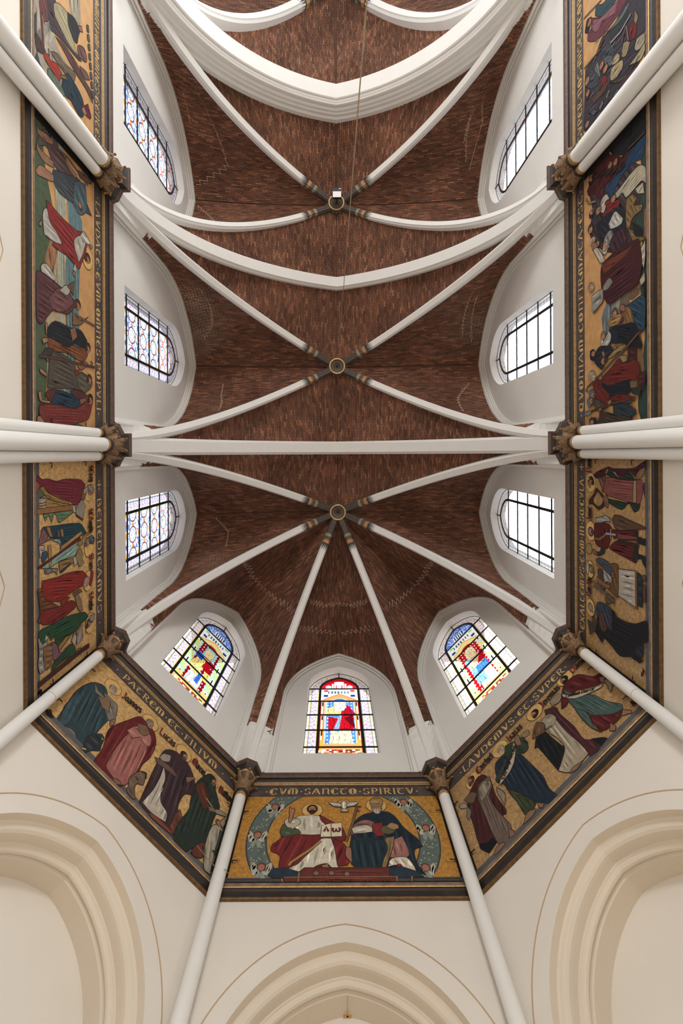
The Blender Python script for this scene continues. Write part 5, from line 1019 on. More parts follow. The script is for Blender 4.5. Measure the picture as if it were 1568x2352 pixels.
('R3','painted_landscape','dark teal ground behind the battle',[('P','1f3a38',[-1112,9038,-1188,8950,-2959,8949,-3005,9021,-2386,9097,-1910,8980],None,1)]),
('R3','painted_figure','rider in rose cloak and blue tunic leaning over the melee',[('P','2c4854',[-149,10758,-9,10711,-73,10622,-198,10448,-313,10074,-559,9765,-546,9997,-512,10239,-411,10493,-201,10736],(-112,14),1),('P','6a3444',[-314,10946,-114,10897,-421,10493,-558,10157,-627,9804,-768,9546,-954,9657,-889,9883,-852,10160,-837,10368,-742,10628,-676,10786,-448,11067,-288,11065],(-102,26),1),('P','8a5464',[-347,10876,-212,10805,-421,10493,-603,9880,-753,9999,-554,10451,-540,10716],(-106,12),1),('P','22242c',[-169,11187,3,11111,-18,11014,-178,10945,-303,11017,-269,11090],None,1),('L','6a5a48',[148,11233,-86,10490],8),('K','26222a',-128,10992,0,'-',95)]),
('R3','painted_figure','tangle of armoured fighters, fallen bodies and spears in steel grey and tan',[('P','302e3a',[-1196,9071,-1928,9077,-2255,9212,-2297,9781,-2318,10298,-2284,10966,-2052,11157,-1892,10868,-1319,11125,-1066,11073,-1089,10654,-873,10433,-948,10040,-920,9602],(-100,30),0),('P','3a3642',[-844,10497,-948,10040,-848,9511,-1187,9038,-1860,8996,-1795,9174,-1779,9344,-1881,9520,-1912,9892,-1987,10171,-1938,10464,-2136,10665,-2283,11062,-2167,11257,-996,11170,-983,10721],(-99,40),1),('P','2e3238',[-935,10243,-991,9884,-1004,9621,-1192,9514,-1205,9771,-1208,10082],(-99,10),1),('P','566a70',[-881,10284,-951,9883,-945,9548,-986,9477,-1034,9658,-1032,9884,-936,10161],(-96,8),1),('P','3a4450',[-1040,10499,-1188,10163,-1414,10005,-1500,10085,-1404,10331,-1192,10501],(-103,10),1),('P','4f5660',[-1283,10436,-1328,10288,-1500,10085,-1638,10127,-1532,10332],(-111,8),1),('P','62666c',[-1245,10792,-1166,10655,-1362,10568,-1552,10548,-1449,10725],(-160,6),1),('P','3c424c',[-1158,11172,-1173,10861,-1543,10592,-1635,10682,-1481,11005,-1233,11198],(-107,14),1),('P','7a1e20',[-1726,10549,-1602,10461,-1671,10334,-1796,10293,-1859,10421,-1829,10529],(-57,6),1),('P','6b1a1c',[-1611,9536,-1369,9516,-1423,9375,-1582,9273,-1754,9326,-1644,9518],(-27,6),1),('P','8a7048',[-1417,9358,-1252,9322,-1447,9238,-1526,9307],None,1),('P','5a3a34',[-1779,10867,-1800,10506,-1846,10252,-1959,10336,-1926,10730,-1892,10868],(-97,10),1),('P','9a8c68',[-1861,10170,-1701,10127,-1740,9929,-1818,9739,-1933,9721,-2007,9816,-1959,10089],(-86,10),1),('P','9a8c68',[-1596,10126,-1555,9928,-1716,9795,-1748,9891,-1667,10087],(-96,6),1),('P','8a7a60',[-1710,9776,-1545,9699,-1589,9590,-1691,9483,-1827,9592,-1805,9702],(-43,8),1),('P','8f8572',[-1914,9345,-1793,9275,-1869,9044,-1953,8997,-2047,9094,-2017,9260],(-79,8),1),('P','9a8c68',[-2084,9540,-2074,9261,-2034,9013,-2139,8998,-2244,9162,-2135,9416],(-88,10),1),('P','4a4030',[-1945,10170,-2147,9705,-2204,9347,-2131,9211,-2225,9523,-2143,9856],(-103,8),1),('P','472c40',[-2286,9857,-2195,9780,-2243,9348,-2351,9146,-2383,9597,-2429,10014,-2319,10215],(-92,12),1),('P','5c6468',[-2088,10338,-2023,10212,-2093,10172,-2179,10297],None,1),('P','666c70',[-2135,10598,-2068,10466,-2161,10423,-2229,10554],None,1),('P','4a5058',[-2027,10940,-2037,10800,-2158,10665,-2146,10824],None,1),('P','34303c',[-2036,11181,-2117,10870,-2329,10622,-2414,10850,-2212,11183],(-93,12),1),('K','50525a',-1272,11076,0,'-',100),('K','6a3a34',-1381,10481,0,'-',90),('K','3a3038',-1563,11054,1,'-',90),('K','7a5a54',-1553,10333,0,'-',85),('K','3a3440',-2166,11085,0,'-',90),('L','8a8a98',[-1204,10143,-1271,9791,-1220,9443],11),('L','5c4638',[-1033,10744,-927,10390],9),('L','5c4638',[-932,11194,-1040,10499],9),('L','7a5a58',[-1496,9736,-1297,9605],10),('L','7a6a78',[-1637,9527,-1331,9587],9),('L','7a7c84',[-322,10994,-320,10852],6),('L','26262c',[-777,10694,-770,10560],6),('L','5a4440',[-1209,10410,-1197,10283],6),('L','7a7c84',[-1618,10141,-1602,10020],6),('L','26262c',[-2007,9885,-1986,9771],6),('L','5a4440',[-2377,9642,-2352,9533],6),('L','7a7c84',[-1706,10946,-1687,10806],6),('L','26262c',[-2123,10649,-2099,10516],6),('L','5a4440',[-910,10352,-901,10226],6),('L','7a7c84',[-1325,10086,-1312,9966],6),('L','26262c',[-1719,9833,-1701,9719],6),('L','5a4440',[-2093,9592,-2072,9484],6),('L','7a7c84',[-1389,10882,-1374,10743],6),('L','26262c',[-1811,10588,-1792,10456],6),('L','5a4440',[-2212,10309,-2188,10185],6),('L','7a7c84',[-2592,10045,-2564,9927],6),('L','26262c',[-1433,9781,-1419,9669],6),('L','5a4440',[-1813,9543,-1795,9436],6),('L','7a7c84',[-1075,10818,-1064,10681],6),('L','26262c',[-1504,10528,-1488,10398],6),('L','5a4440',[-1910,10252,-1889,10129],6),('L','7a7c84',[-2295,9991,-2271,9874],6),('L','26262c',[-2662,9743,-2634,9632],6),('L','5a4440',[-1535,9494,-1521,9388],6),('L','7a7c84',[-765,10755,-758,10620],6),('L','26262c',[-1199,10468,-1187,10340],6)]),
('L2','painted_landscape','green shore, sandy path and blue lake under a gold sky',[('P','4a5c42',[-2552,8978,-2768,9319,-2066,9313,-1274,9616,-586,9702,-69,9604,914,9505,1883,9364,2660,9270,2633,8933],None,1),('P','9a6a48',[-912,9612,-1032,9896,-585,9892,-262,9606,-9,9425,-152,9296],(14,8),1),('P','a09678',[-3237,9324,-2967,9866,-1360,9803,-989,10093,-9,10185,412,9600,617,9375,-69,9604,-869,9798,-1757,9620],(3,16),1),('P','a89878',[629,9332,504,9979,1990,10064,2019,9406],(-1,12),1),('P','5a7c84',[-1851,10102,-1692,10412,-1524,10742,-568,10619,404,10554,921,10604,1487,10380,2626,10422,2644,10058,528,10078,-465,10038,-1031,10195],(2,20),1),('P','9aa494',[-3086,9819,-2706,10010,-1473,10048,-180,9936,2644,10058,2649,9958,99,9837,-1339,9756],(-1,12),1)]),
('L2','painted_figure','barelegged fisherman in slate tunic turning away at the left',[('P','5a5450',[-2024,8982,-2664,9361,-2742,9722,-2479,9814,-2205,9717,-2288,9358],None,1),('P','5a4448',[-2405,9359,-2479,9814,-2425,10209,-2226,10417,-2113,10004,-2105,9623],(88,8),1),('P','3e464e',[-2008,9623,-2220,10207,-2339,10638,-2076,10863,-1856,11161,-1803,10860,-1755,10413,-1689,9854,-1791,9621],(86,18),1),('P','9a7058',[-2516,9087,-2463,9148,-2561,9582,-2457,9650,-2356,9316,-2369,9106],(98,3),1),('P','9a7058',[-2220,9084,-2142,9187,-2153,9624,-2045,9623,-1982,9312,-2072,9103],None,1),('P','9a7058',[-1696,9039,-1866,9184,-1912,9622,-1791,9621,-1701,9310,-1649,9100],None,1),('P','9a7058',[-2493,10058,-2402,10261,-2373,10500,-2278,10418,-2369,10107],None,1),('P','48606a',[-2200,10417,-2376,10866,-1885,10920,-1645,10630,-1730,10359],(51,8),1),('P','6a5048',[-2494,10529,-2613,11169,-2498,11106,-2393,10638],None,1),('K','4a3a38',-1819,10632,-1,'-',80),('L','7a5a44',[-2454,9604,-2521,10108,-2409,10985],9)]),
('L2','painted_figure','haloed figure in white robe and long vermilion mantle with outstretched arms',[('E','halo',-898,10939,230,230,1),('P','a8a6a2',[-1038,9253,-1208,9370,-1130,9614,-1086,9848,-734,9893,-707,9520,-711,9301],(82,10),1),('P','8c2828',[-1349,9371,-1323,9616,-1277,9947,-1271,10462,-1335,10740,-1243,10913,-947,10851,-695,10677,-548,10564,-635,10090,-623,9796,-629,9564,-695,9610,-778,9942,-927,9705,-1022,9478],(79,22),1),('P','a8a69c',[-1054,10379,-1234,10626,-1165,10854,-904,10736,-681,10565,-883,10404],(49,6),1),('P','a8a69c',[-1234,10626,-1374,10769,-1307,11003,-1229,11154,-1185,10972,-1173,10739],(78,4),1),('P','a8a69c',[-596,10401,-520,10481,-422,10426,-463,10320],None,1),('P','9a7058',[-1224,11002,-1227,11185,-1135,11092],None,1),('P','9a7058',[-424,10320,-422,10426,-335,10398,-360,10319],None,1),('P','9a7058',[-847,9134,-940,9239,-826,9217,-801,9142],None,1),('K','4a2c20',-885,10939,1,'4a2c20',110)]),
('L2','painted_figure','kneeling bearded figure in mauve cloak by a beached boat',[('P','a39e96',[-137,9190,-222,9361,-92,9674,-12,9650,15,9424,-29,9210],(75,5),1),('P','5a343a',[58,9024,-26,9168,3,9604,54,9983,134,10394,305,10339,477,10079,532,9599,711,9374,870,9202,838,9058,415,8961],(85,22),1),('P','6e4448',[369,9421,65,9790,42,10185,202,10340,454,9979,532,9599],(87,10),1),('P','a39e92',[106,9813,-62,10034,-51,10237,124,10082],None,1),('P','6a4a34',[-53,10084,-248,10371,46,10341],None,1),('K','4a2e24',182,10501,1,'5a3426',105),('P','7a5a3c',[371,10285,470,10609,300,10956,385,10837,549,10608,629,10283],None,1),('L','7a5a44',[395,10391,412,10837,418,11260],10)]),
('L2','painted_figure','stooping figure in dark navy and rust robes',[('P','9a7058',[821,9308,823,9395,1016,9372,1002,9328],None,1),('P','9a7058',[1124,9200,1075,9371,1136,9414,1207,9241],None,1),('P','7a4428',[1061,9380,996,9781,1037,10175,982,10831,1101,10918,1260,10713,1253,10382,1209,10072,1312,9413],(87,14),1),('P','23282e',[922,9372,713,9643,705,10178,656,10607,807,10892,982,10831,967,10385,1108,10073,1061,9594,1058,9393],(90,20),1),('P','8a5a44',[731,10178,655,10388,819,10468,951,10280],None,1),('K','3a241c',951,10919,1,'3a241c',105)]),
('L2','painted_figure','standing figure in olive-grey tunic leaning on a staff',[('P','9a7058',[1372,9347,1383,9412,1505,9389,1465,9346],None,1),('P','9a7058',[1641,9132,1699,9344,1769,9343,1709,9132],None,1),('P','3a3c34',[1454,9155,1255,9348,1253,9592,1415,9368],None,1),('P','504a40',[1398,9456,1277,9592,1285,10071,1409,10381,1699,10541,1876,10822,1851,10376,1926,9678,1954,9363,1642,9410],(84,20),1),('P','5a5448',[1539,10379,1488,10711,1619,11123,1738,11061,1890,10707,1732,10486],(80,8),1),('P','7a2c28',[1507,10337,1465,10516,1553,10542,1578,10379],None,1),('P','8a5a44',[1348,10435,1253,10828,1287,10946,1452,10599],None,1),('L','5a3c34',[1439,9114,1379,9825,1327,10713,1297,11220],12),('L','5a3c34',[1308,11065,1229,11127,1203,11036],8),('K','4a3426',1584,10972,1,'4a3426',100)]),
('L2','painted_figure','walking figure in brick-red cloak and blue tunic at the right end',[('P','9a7058',[2059,9067,2038,9150,2182,9190,2179,9449,2226,9448,2212,9127],None,1),('P','9a7058',[2521,8942,2464,9105,2483,9490,2570,9229,2585,9002],None,1),('P','23384e',[2011,9472,1945,9819,2006,10375,2077,10705,2199,10536,2261,9583,2108,9449],(87,14),1),('P','5c2e2c',[2081,9276,1983,9406,1950,9678,2203,9449],None,1),('P','5a2e30',[1928,10166,1857,10430,1924,10880,2050,10705,2006,10375],None,1),('P','7c2f2a',[2282,9106,2225,9583,2227,10373,2066,10820,2036,11119,2382,10934,2486,10588,2594,10058,2625,9718,2586,9357,2442,9105],(93,22),1),('P','8a5a44',[2041,10537,1991,10763,2039,10820,2141,10592],None,1),('P','3c6468',[2525,10370,2559,10700,2639,10699,2639,10422],None,1),('K','3a241c',1993,10998,1,'3a241c',108)]),
('L3','painted_landscape','grey and white checkered floor and pale buildings',[('P','989082',[1078,8970,456,9674,1345,9571,1390,9704,1524,9860,1532,10498,1739,10406,2318,10056,2493,10719,2899,10050,2454,9851,2345,9287,2253,8960],(82,10),1),('P','3c4446',[1529,8966,1388,9113,1751,9110,1943,8962],None,0),('P','a39c8c',[1388,9113,1254,9227,1603,9224,1751,9110],None,0),('P','3c4446',[2262,8960,2075,9107,2215,9201,2306,9341,2394,8958],None,0),('P','6e7068',[1751,9110,1603,9224,1794,9275,1820,9118],None,0),('P','8a8a7c',[1502,9313,1350,9441,1494,9458,1683,9329],None,0),('P','6e7068',[1350,9441,1189,9553,1380,9552,1494,9458],None,0),('P','a8a294',[1723,9329,1524,9457,1762,9455,1944,9345],None,0),('P','a8a294',[1435,9532,1313,9685,1516,9607,1649,9512],None,0),('P','96907c',[-51,10249,-410,10656,357,10694,441,10509,451,10287],(8,8),1)]),
('L3','painted_figure','foreground figure in dark plum cloak with a pale satin robe',[('P','46383e',[1025,9407,558,9673,745,9749,969,9786,1108,9944,1058,10195,1068,10548,1074,10734,1145,10593,1231,10067,1297,9783,1365,9570,1221,9479],(86,20),1),('P','9a9270',[791,9671,620,9909,558,10157,758,10198,874,10348,1019,10526,1098,10480,1122,10194,1048,9864,993,9708],(70,18),1),('P','2c3036',[548,10157,434,10464,511,10669,678,10598,847,10550,887,10415,780,10198],(61,10),1),('P','6a4040',[960,9212,788,9409,1251,9478,1385,9350,1220,9245],(28,8),1),('P','5a3c3a',[1359,9704,1263,10066,1257,10501,1355,10827,1389,11174,1601,11224,1503,10874,1477,10409,1400,10024],(83,14),1),('P','6a4848',[874,10573,719,10833,809,10954,942,10928,1029,10735,1078,10594],(70,6),1),('P','8a5c54',[474,10577,353,10742,439,10788,518,10646],None,1),('P','6a5048',[1222,10639,1131,10951,1185,11100,1321,10876,1277,10685],None,1),('L','7a3434',[1153,9210,1580,9277,1844,9310],16)]),
('L3','painted_figure','page in vermilion doublet and dark teal cloak with crimson cap',[('P','6a5c48',[1775,9529,1626,9780,1611,10063,1477,10498,1732,10384,1791,10061,1790,9778],(92,12),1),('P','4a3430',[1790,9084,1815,9222,1887,9381,1994,9291,2082,9099,1950,9049],(43,8),1),('P','a02c1c',[1961,9309,1877,9473,1924,9528,1820,9778,1879,9937,2103,9854,2081,9697,2068,9508,2042,9344],(78,14),1),('P','8a867a',[1757,9474,1792,9585,1908,9603,1928,9509],None,1),('P','223644',[1990,9956,1719,10146,1717,10406,1757,10633,1859,10797,2119,10795,2236,10628,2197,10401,2154,10270,2205,10099,2136,9955],(68,22),1),('P','7a6038',[1968,9856,1833,10061,1858,10144,1977,9916],None,1),('P','5c6a5a',[2115,9470,2103,9854,2212,10057,2296,9933,2281,9657,2260,9432],(82,10),1),('P','6e2030',[1923,10821,1752,10994,1921,11143,2000,11091,2050,10868],(63,5),1),('K','5a3028',1991,10820,1,'-',95),('P','4e544e',[163,10949,104,11036,223,11060,270,10972],None,1),('P','4e544e',[335,10977,277,11064,397,11088,442,11000],None,1),('P','4e544e',[508,11005,451,11093,572,11117,616,11028],None,1),('P','4e544e',[681,11033,626,11121,747,11146,790,11056],None,1),('P','4e544e',[856,11061,802,11150,924,11174,965,11085],None,1),('P','4e544e',[1031,11089,979,11179,1101,11203,1141,11113],None,1),('P','4e544e',[1208,11118,1156,11208,1279,11232,1318,11142],None,1),('P','4e544e',[1385,11146,1335,11237,1459,11262,1496,11171],None,1)]),
('L3','band_lettering',None,[('T','DOMINVM·OMNES·GENTES',-1003,11440,2285,11440,'u','gold')]),
('L2','band_lettering',None,[('T','·LAVDATE·EVM·OMNES·POPVLI·',-2398,11440,2289,11440,'u','gold')]),
('L1','band_lettering',None,[('T','+ BENEDICAMVS ·',-1470,11440,1623,11440,'u','gold')]),
('DL','band_lettering',None,[('T','· PATREM·ET·FILIVM ·',-1630,11440,1608,11440,'u','gold')]),
('C','band_lettering',None,[('T','·CVM·SANCTO·SPIRITV·',-1642,11440,1637,11440,'u','gold')]),
('DR','band_lettering',None,[('T','·LAVDEMVS·ET·SVPER·',-1610,11440,1640,11440,'u','gold')]),
('R1','band_lettering',None,[('T','·EXALTEMVS·EVM·IN·SŒCVLA· +',-1851,11440,1765,11440,'u','gold')]),
('R2','band_lettering',None,[('T','·QVONIAM·CONFIRMATA·EST·',-2386,11440,2483,11440,'u','gold')]),
('R3','band_lettering',None,[('T','SVPER·NOS·MISERICORDIA',-2300,11440,1255,11440,'u','gold')])]
# ================================================================== MURALS
def goldmat(name, c, line, metal, scl):
    m = mat(name, c, .42, metal, noise=.22, scale=11, bump=.3, bscale=40)
    n = m.node_tree.nodes; l = m.node_tree.links; b = n['Principled BSDF']
    vo = n.new('ShaderNodeTexVoronoi'); vo.feature = 'DISTANCE_TO_EDGE'; vo.inputs['Scale'].default_value = scl; vo.inputs['Randomness'].default_value = 1
    nz = n.new('ShaderNodeTexNoise'); nz.inputs['Scale'].default_value = 7; nz.inputs['Detail'].default_value = 3
    t = n.new('ShaderNodeTexCoord'); ad = n.new('ShaderNodeVectorMath'); ad.operation = 'ADD'; sc_ = n.new('ShaderNodeVectorMath'); sc_.operation = 'SCALE'; sc_.inputs['Scale'].default_value = .35
    l.new(t.outputs['Object'], nz.inputs['Vector']); l.new(nz.outputs['Color'], sc_.inputs[0]); l.new(t.outputs['Object'], ad.inputs[0]); l.new(sc_.outputs[0], ad.inputs[1]); l.new(ad.outputs[0], vo.inputs['Vector'])
    mr_ = n.new('ShaderNodeMapRange'); mr_.inputs[1].default_value = .03; mr_.inputs[2].default_value = .10; l.new(vo.outputs['Distance'], mr_.inputs[0])
    mx = n.new('ShaderNodeMix'); mx.data_type = 'RGBA'; old = b.inputs['Base Color'].links[0].from_socket
    vm = n.new('ShaderNodeVectorMath'); vm.operation = 'SCALE'; vm.inputs['Scale'].default_value = line; l.new(old, vm.inputs[0])
    l.new(mr_.outputs[0], mx.inputs['Factor']); l.new(vm.outputs[0], mx.inputs['A']); l.new(old, mx.inputs['B']); l.new(mx.outputs['Result'], b.inputs['Base Color'])
    return m
M['gold_left'] = goldmat('scrolled_gold_ground', srgb(214, 172, 112), .60, .05, 13)
M['gold_mid'] = goldmat('scrolled_deep_gold_ground', srgb(196, 142, 66), .60, .08, 13)
M['gold_right'] = goldmat('scrolled_dull_gold_ground', srgb(182, 146, 98), .58, .05, 13)
M['gold_plain'] = mat('plain_gold_ground', srgb(196, 150, 98), .5, .1, noise=.16, scale=5, bump=.3, bscale=60)
M['bandground'] = mat('slate_lettering_band', srgb(74, 66, 64), .55, noise=.4, scale=5, bump=.2, bscale=30)
M['slate'] = mat('slate_border', srgb(84, 84, 86), .6, noise=.18, scale=5)
M['beigeborder'] = mat('beige_border', srgb(176, 150, 124), .6, noise=.15, scale=6)
M['edge_shade'] = mat('painted_edge_shade', srgb(22, 18, 15), .8)  # painted shadow colour for the panel edges
def hexc(h):
    if h == 'halo': return srgb(206, 168, 104)
    if h == 'gold': return srgb(212, 174, 110)
    r, g, b = int(h[0:2], 16), int(h[2:4], 16), int(h[4:6], 16); y = .3*r+.55*g+.15*b
    r, g, b = [(v*.80+y*.20)*k for v, k in zip((r, g, b), (.98, .96, .93))]; return srgb(r, g, b)
INK = srgb(44, 34, 28)
class Painter:
    def __init__(s, W, base): s.W = W; s.v = []; s.f = []; s.c = []; s.p = base
    def lay(s, d=.00022): s.p += d
    def poly(s, pts, tris, c):
        n = len(s.v)
        s.v += [s.W.P(x, z, s.p) for x, z in pts]
        for t in tris: s.f.append(tuple(n+i for i in t)); s.c.append(c)
    def fill(s, pts, c):
        t = geometry.tessellate_polygon([[Vector((x, z, 0)) for x, z in pts]]); s.poly(pts, t, c)
    def stroke(s, pts, wd, c, closed=False, pen=None, taper=False):
        n = len(pts)
        if closed: pts = list(pts)+[pts[0]]; n += 1
        L = []; R = []
        for i in range(n):
            a = pts[i-1] if i else (pts[-2] if closed else pts[0]); b = pts[i+1] if i < n-1 else (pts[1] if closed else pts[-1])
            dx, dz = b[0]-a[0], b[1]-a[1]; l = math.hypot(dx, dz) or 1e-6; nx, nz = -dz/l, dx/l
            w_ = wd/2
            if pen is not None: w_ *= .32+.68*abs(math.sin(math.atan2(dz, dx)-pen))
            if taper: w_ *= math.sin(PI*(i+.15)/(n-.7))
            L.append((pts[i][0]+nx*w_, pts[i][1]+nz*w_)); R.append((pts[i][0]-nx*w_, pts[i][1]-nz*w_))
        s.poly(L+R, [(i, i+1, n+i+1, n+i) for i in range(n-1)], c)
def smooth(pts, k=3):
    n = len(pts); out = []
    for i in range(n):
        p0, p1, p2, p3 = pts[i-1], pts[i], pts[(i+1) % n], pts[(i+2) % n]
        # keep sharp corners
        a = math.atan2(p1[1]-p0[1], p1[0]-p0[0]); b = math.atan2(p2[1]-p1[1], p2[0]-p1[0]); c = math.atan2(p3[1]-p2[1], p3[0]-p2[0])
        d1 = abs((b-a+PI) % (2*PI)-PI); d2 = abs((c-b+PI) % (2*PI)-PI)
        m1 = (0, 0) if d1 > 1.3 else ((p2[0]-p0[0])*.5, (p2[1]-p0[1])*.5); m2 = (0, 0) if d2 > 1.3 else ((p3[0]-p1[0])*.5, (p3[1]-p1[1])*.5)
        e = (p2[0]-p1[0], p2[1]-p1[1])
        if d1 > 1.3: m1 = e
        if d2 > 1.3: m2 = e
        L = math.hypot(*e)
        for m in (0, 1):
            mm = (m1, m2)[m]; l = math.hypot(*mm)
            if l > L and l > 0: mm = (mm[0]*L/l, mm[1]*L/l)
            if m == 0: m1 = mm
            else: m2 = mm
        for j in range(k):
            t = j/k; h1 = 2*t**3-3*t*t+1; h2 = t**3-2*t*t+t; h3 = -2*t**3+3*t*t; h4 = t**3-t*t
            out.append((h1*p1[0]+h2*m1[0]+h3*p2[0]+h4*m2[0], h1*p1[1]+h2*m1[1]+h3*p2[1]+h4*m2[1]))
    return out
def folds(pt, pts, ang, n, c):
    ca, sa = math.cos(ang), math.sin(ang)
    q = [(x*ca+z*sa, -x*sa+z*ca) for x, z in pts]
    lo = min(v for _, v in q); hi = max(v for _, v in q); m = len(q); H = hi-lo
    if H < .02: return
    n = max(3, int(n*.9)); 
    for i in range(n):
        v = lo+H*(i+.5+random.uniform(-.3, .3))/n; xs = []
        for j in range(m):
            (x0, v0), (x1, v1) = q[j], q[(j+1) % m]
            if (v0 > v) != (v1 > v): xs.append(x0+(v-v0)/(v1-v0)*(x1-x0))
        xs.sort()
        for a, b in zip(xs[::2], xs[1::2]):
            L = b-a
            if L < .05: continue
            r0 = random.uniform(.03, .35) if random.random() < .7 else .03; r1 = random.uniform(.65, .97)
            a2, b2 = a+L*r0, a+L*r1; dark = i % 2 == 0; k = random.uniform(.40, .66) if dark else random.uniform(1.25, 1.75)
            cc = tuple(min(1, x*k+(0 if dark else .006)) for x in c[:3])+(1,)
            wv = random.uniform(-1, 1)*min(.02, L*.05); P_ = []
            for j in range(7):
                t = j/6; x = a2+(b2-a2)*t; y = v+wv*math.sin(t*PI*random.choice((1, 1)))+wv*.4*math.sin(t*7)
                P_.append((x*ca-y*sa, x*sa+y*ca))
            pt.stroke(P_, min(H/n*random.uniform(.35, .8), .06), cc, taper=True)
# pen-drawn letters: strokes in a unit-height box
def G_(w, *s): return (w, [[tuple(map(float, p.split(','))) for p in q.split()] for q in s])
CAP = {
 'A': G_(.78, '0,0 .1,.3 .36,1', '.3,1 .42,1 .74,0', '.1,.36 .6,.42'), 'B': G_(.66, '.1,0 .1,1', '.1,1 .4,1 .52,.85 .5,.65 .34,.54 .1,.54', '.34,.54 .58,.44 .62,.24 .5,.05 .1,0'),
 'C': G_(.72, '.66,.82 .56,.98 .34,1 .12,.8 .04,.5 .1,.2 .3,0 .54,.02 .68,.2', '.22,.9 .2,.1'), 'D': G_(.74, '.1,0 .1,1', '.0,1 .4,1 .66,.75 .7,.45 .6,.12 .34,0 .1,0'),
 'E': G_(.68, '.62,.84 .5,.98 .3,1 .1,.78 .04,.48 .12,.16 .32,0 .54,.02 .64,.16', '.06,.5 .3,.56 .5,.5', '.2,.9 .18,.1'), 'F': G_(.6, '.14,0 .14,1', '.0,1 .4,.94 .58,1.04', '.14,.54 .46,.54'),
 'G': G_(.76, '.66,.84 .54,.98 .32,1 .1,.76 .04,.46 .14,.14 .36,0 .6,.06 .68,.36 .44,.4', '.2,.9 .2,.1'), 'I': G_(.26, '.13,0 .13,1', '.02,1 .24,1', '.02,0 .24,0'), 'L': G_(.58, '.14,0 .14,1', '.02,1 .26,1', '.14,0 .4,.02 .58,-.06'),
 'M': G_(.98, '.16,.02 .04,.2 .06,.7 .24,1 .44,.88 .48,.0', '.48,.86 .66,1 .86,.84 .92,.4 .84,.1 .72,.02', '.14,.86 .16,.1', '.82,.86 .8,.2'), 'N': G_(.74, '.12,0 .12,.96', '.0,1 .3,.92 .52,1 .64,.76 .62,.16 .72,0'),
 'O': G_(.78, '.38,1 .14,.84 .06,.5 .14,.16 .38,0 .62,.16 .7,.5 .62,.84 .38,1', '.24,.86 .22,.14', '.52,.86 .54,.14'), 'Œ': G_(1.05, '.38,1 .14,.84 .06,.5 .14,.16 .38,0 .54,.16 .56,.5 .54,.84 .38,1', '.54,.84 .8,1 .98,.86', '.56,.5 .84,.52', '.54,.16 .8,0 1.0,.14'),
 'P': G_(.64, '.14,0 .14,1', '.02,1 .42,1 .58,.84 .58,.62 .42,.46 .14,.48'), 'Q': G_(.82, '.38,1 .14,.84 .06,.5 .14,.16 .38,0 .62,.16 .7,.5 .62,.84 .38,1', '.4,.2 .6,-.06 .82,-.08', '.24,.86 .22,.14'),
 'R': G_(.74, '.14,0 .14,1', '.02,1 .4,1 .56,.86 .54,.64 .38,.52 .14,.52', '.36,.52 .54,.1 .74,0'), 'S': G_(.6, '.54,.84 .42,1 .2,.98 .08,.8 .14,.62 .46,.4 .54,.22 .42,.02 .18,0 .04,.16', '.16,.6 .46,.44'),
 'T': G_(.7, '.0,.86 .1,1 .4,.94 .68,1.04', '.44,.96 .16,.74 .08,.4 .2,.08 .44,0 .62,.14'), 'V': G_(.74, '.02,1 .14,.96 .38,0 .66,.9 .6,1', '.2,.94 .42,.1'), 'X': G_(.76, '.04,1 .7,0', '.68,1 .04,0', '.18,.5 .56,.5'),
 'H': G_(.7, '.12,0 .12,1', '.12,.5 .46,.56 .6,.36 .56,0'), 'J': G_(.5, '.34,1 .34,.2 .2,0 .02,.1', '.1,1 .44,1'), '·': G_(.3, '.1,.46 .15,.54 .2,.46 .15,.38 .1,.46'), '+': G_(.8, '.4,.1 .4,.9', '.05,.5 .75,.5', '.28,.9 .52,.9', '.28,.1 .52,.1', '.05,.38 .05,.62', '.75,.38 .75,.62'), ' ': G_(.35)}
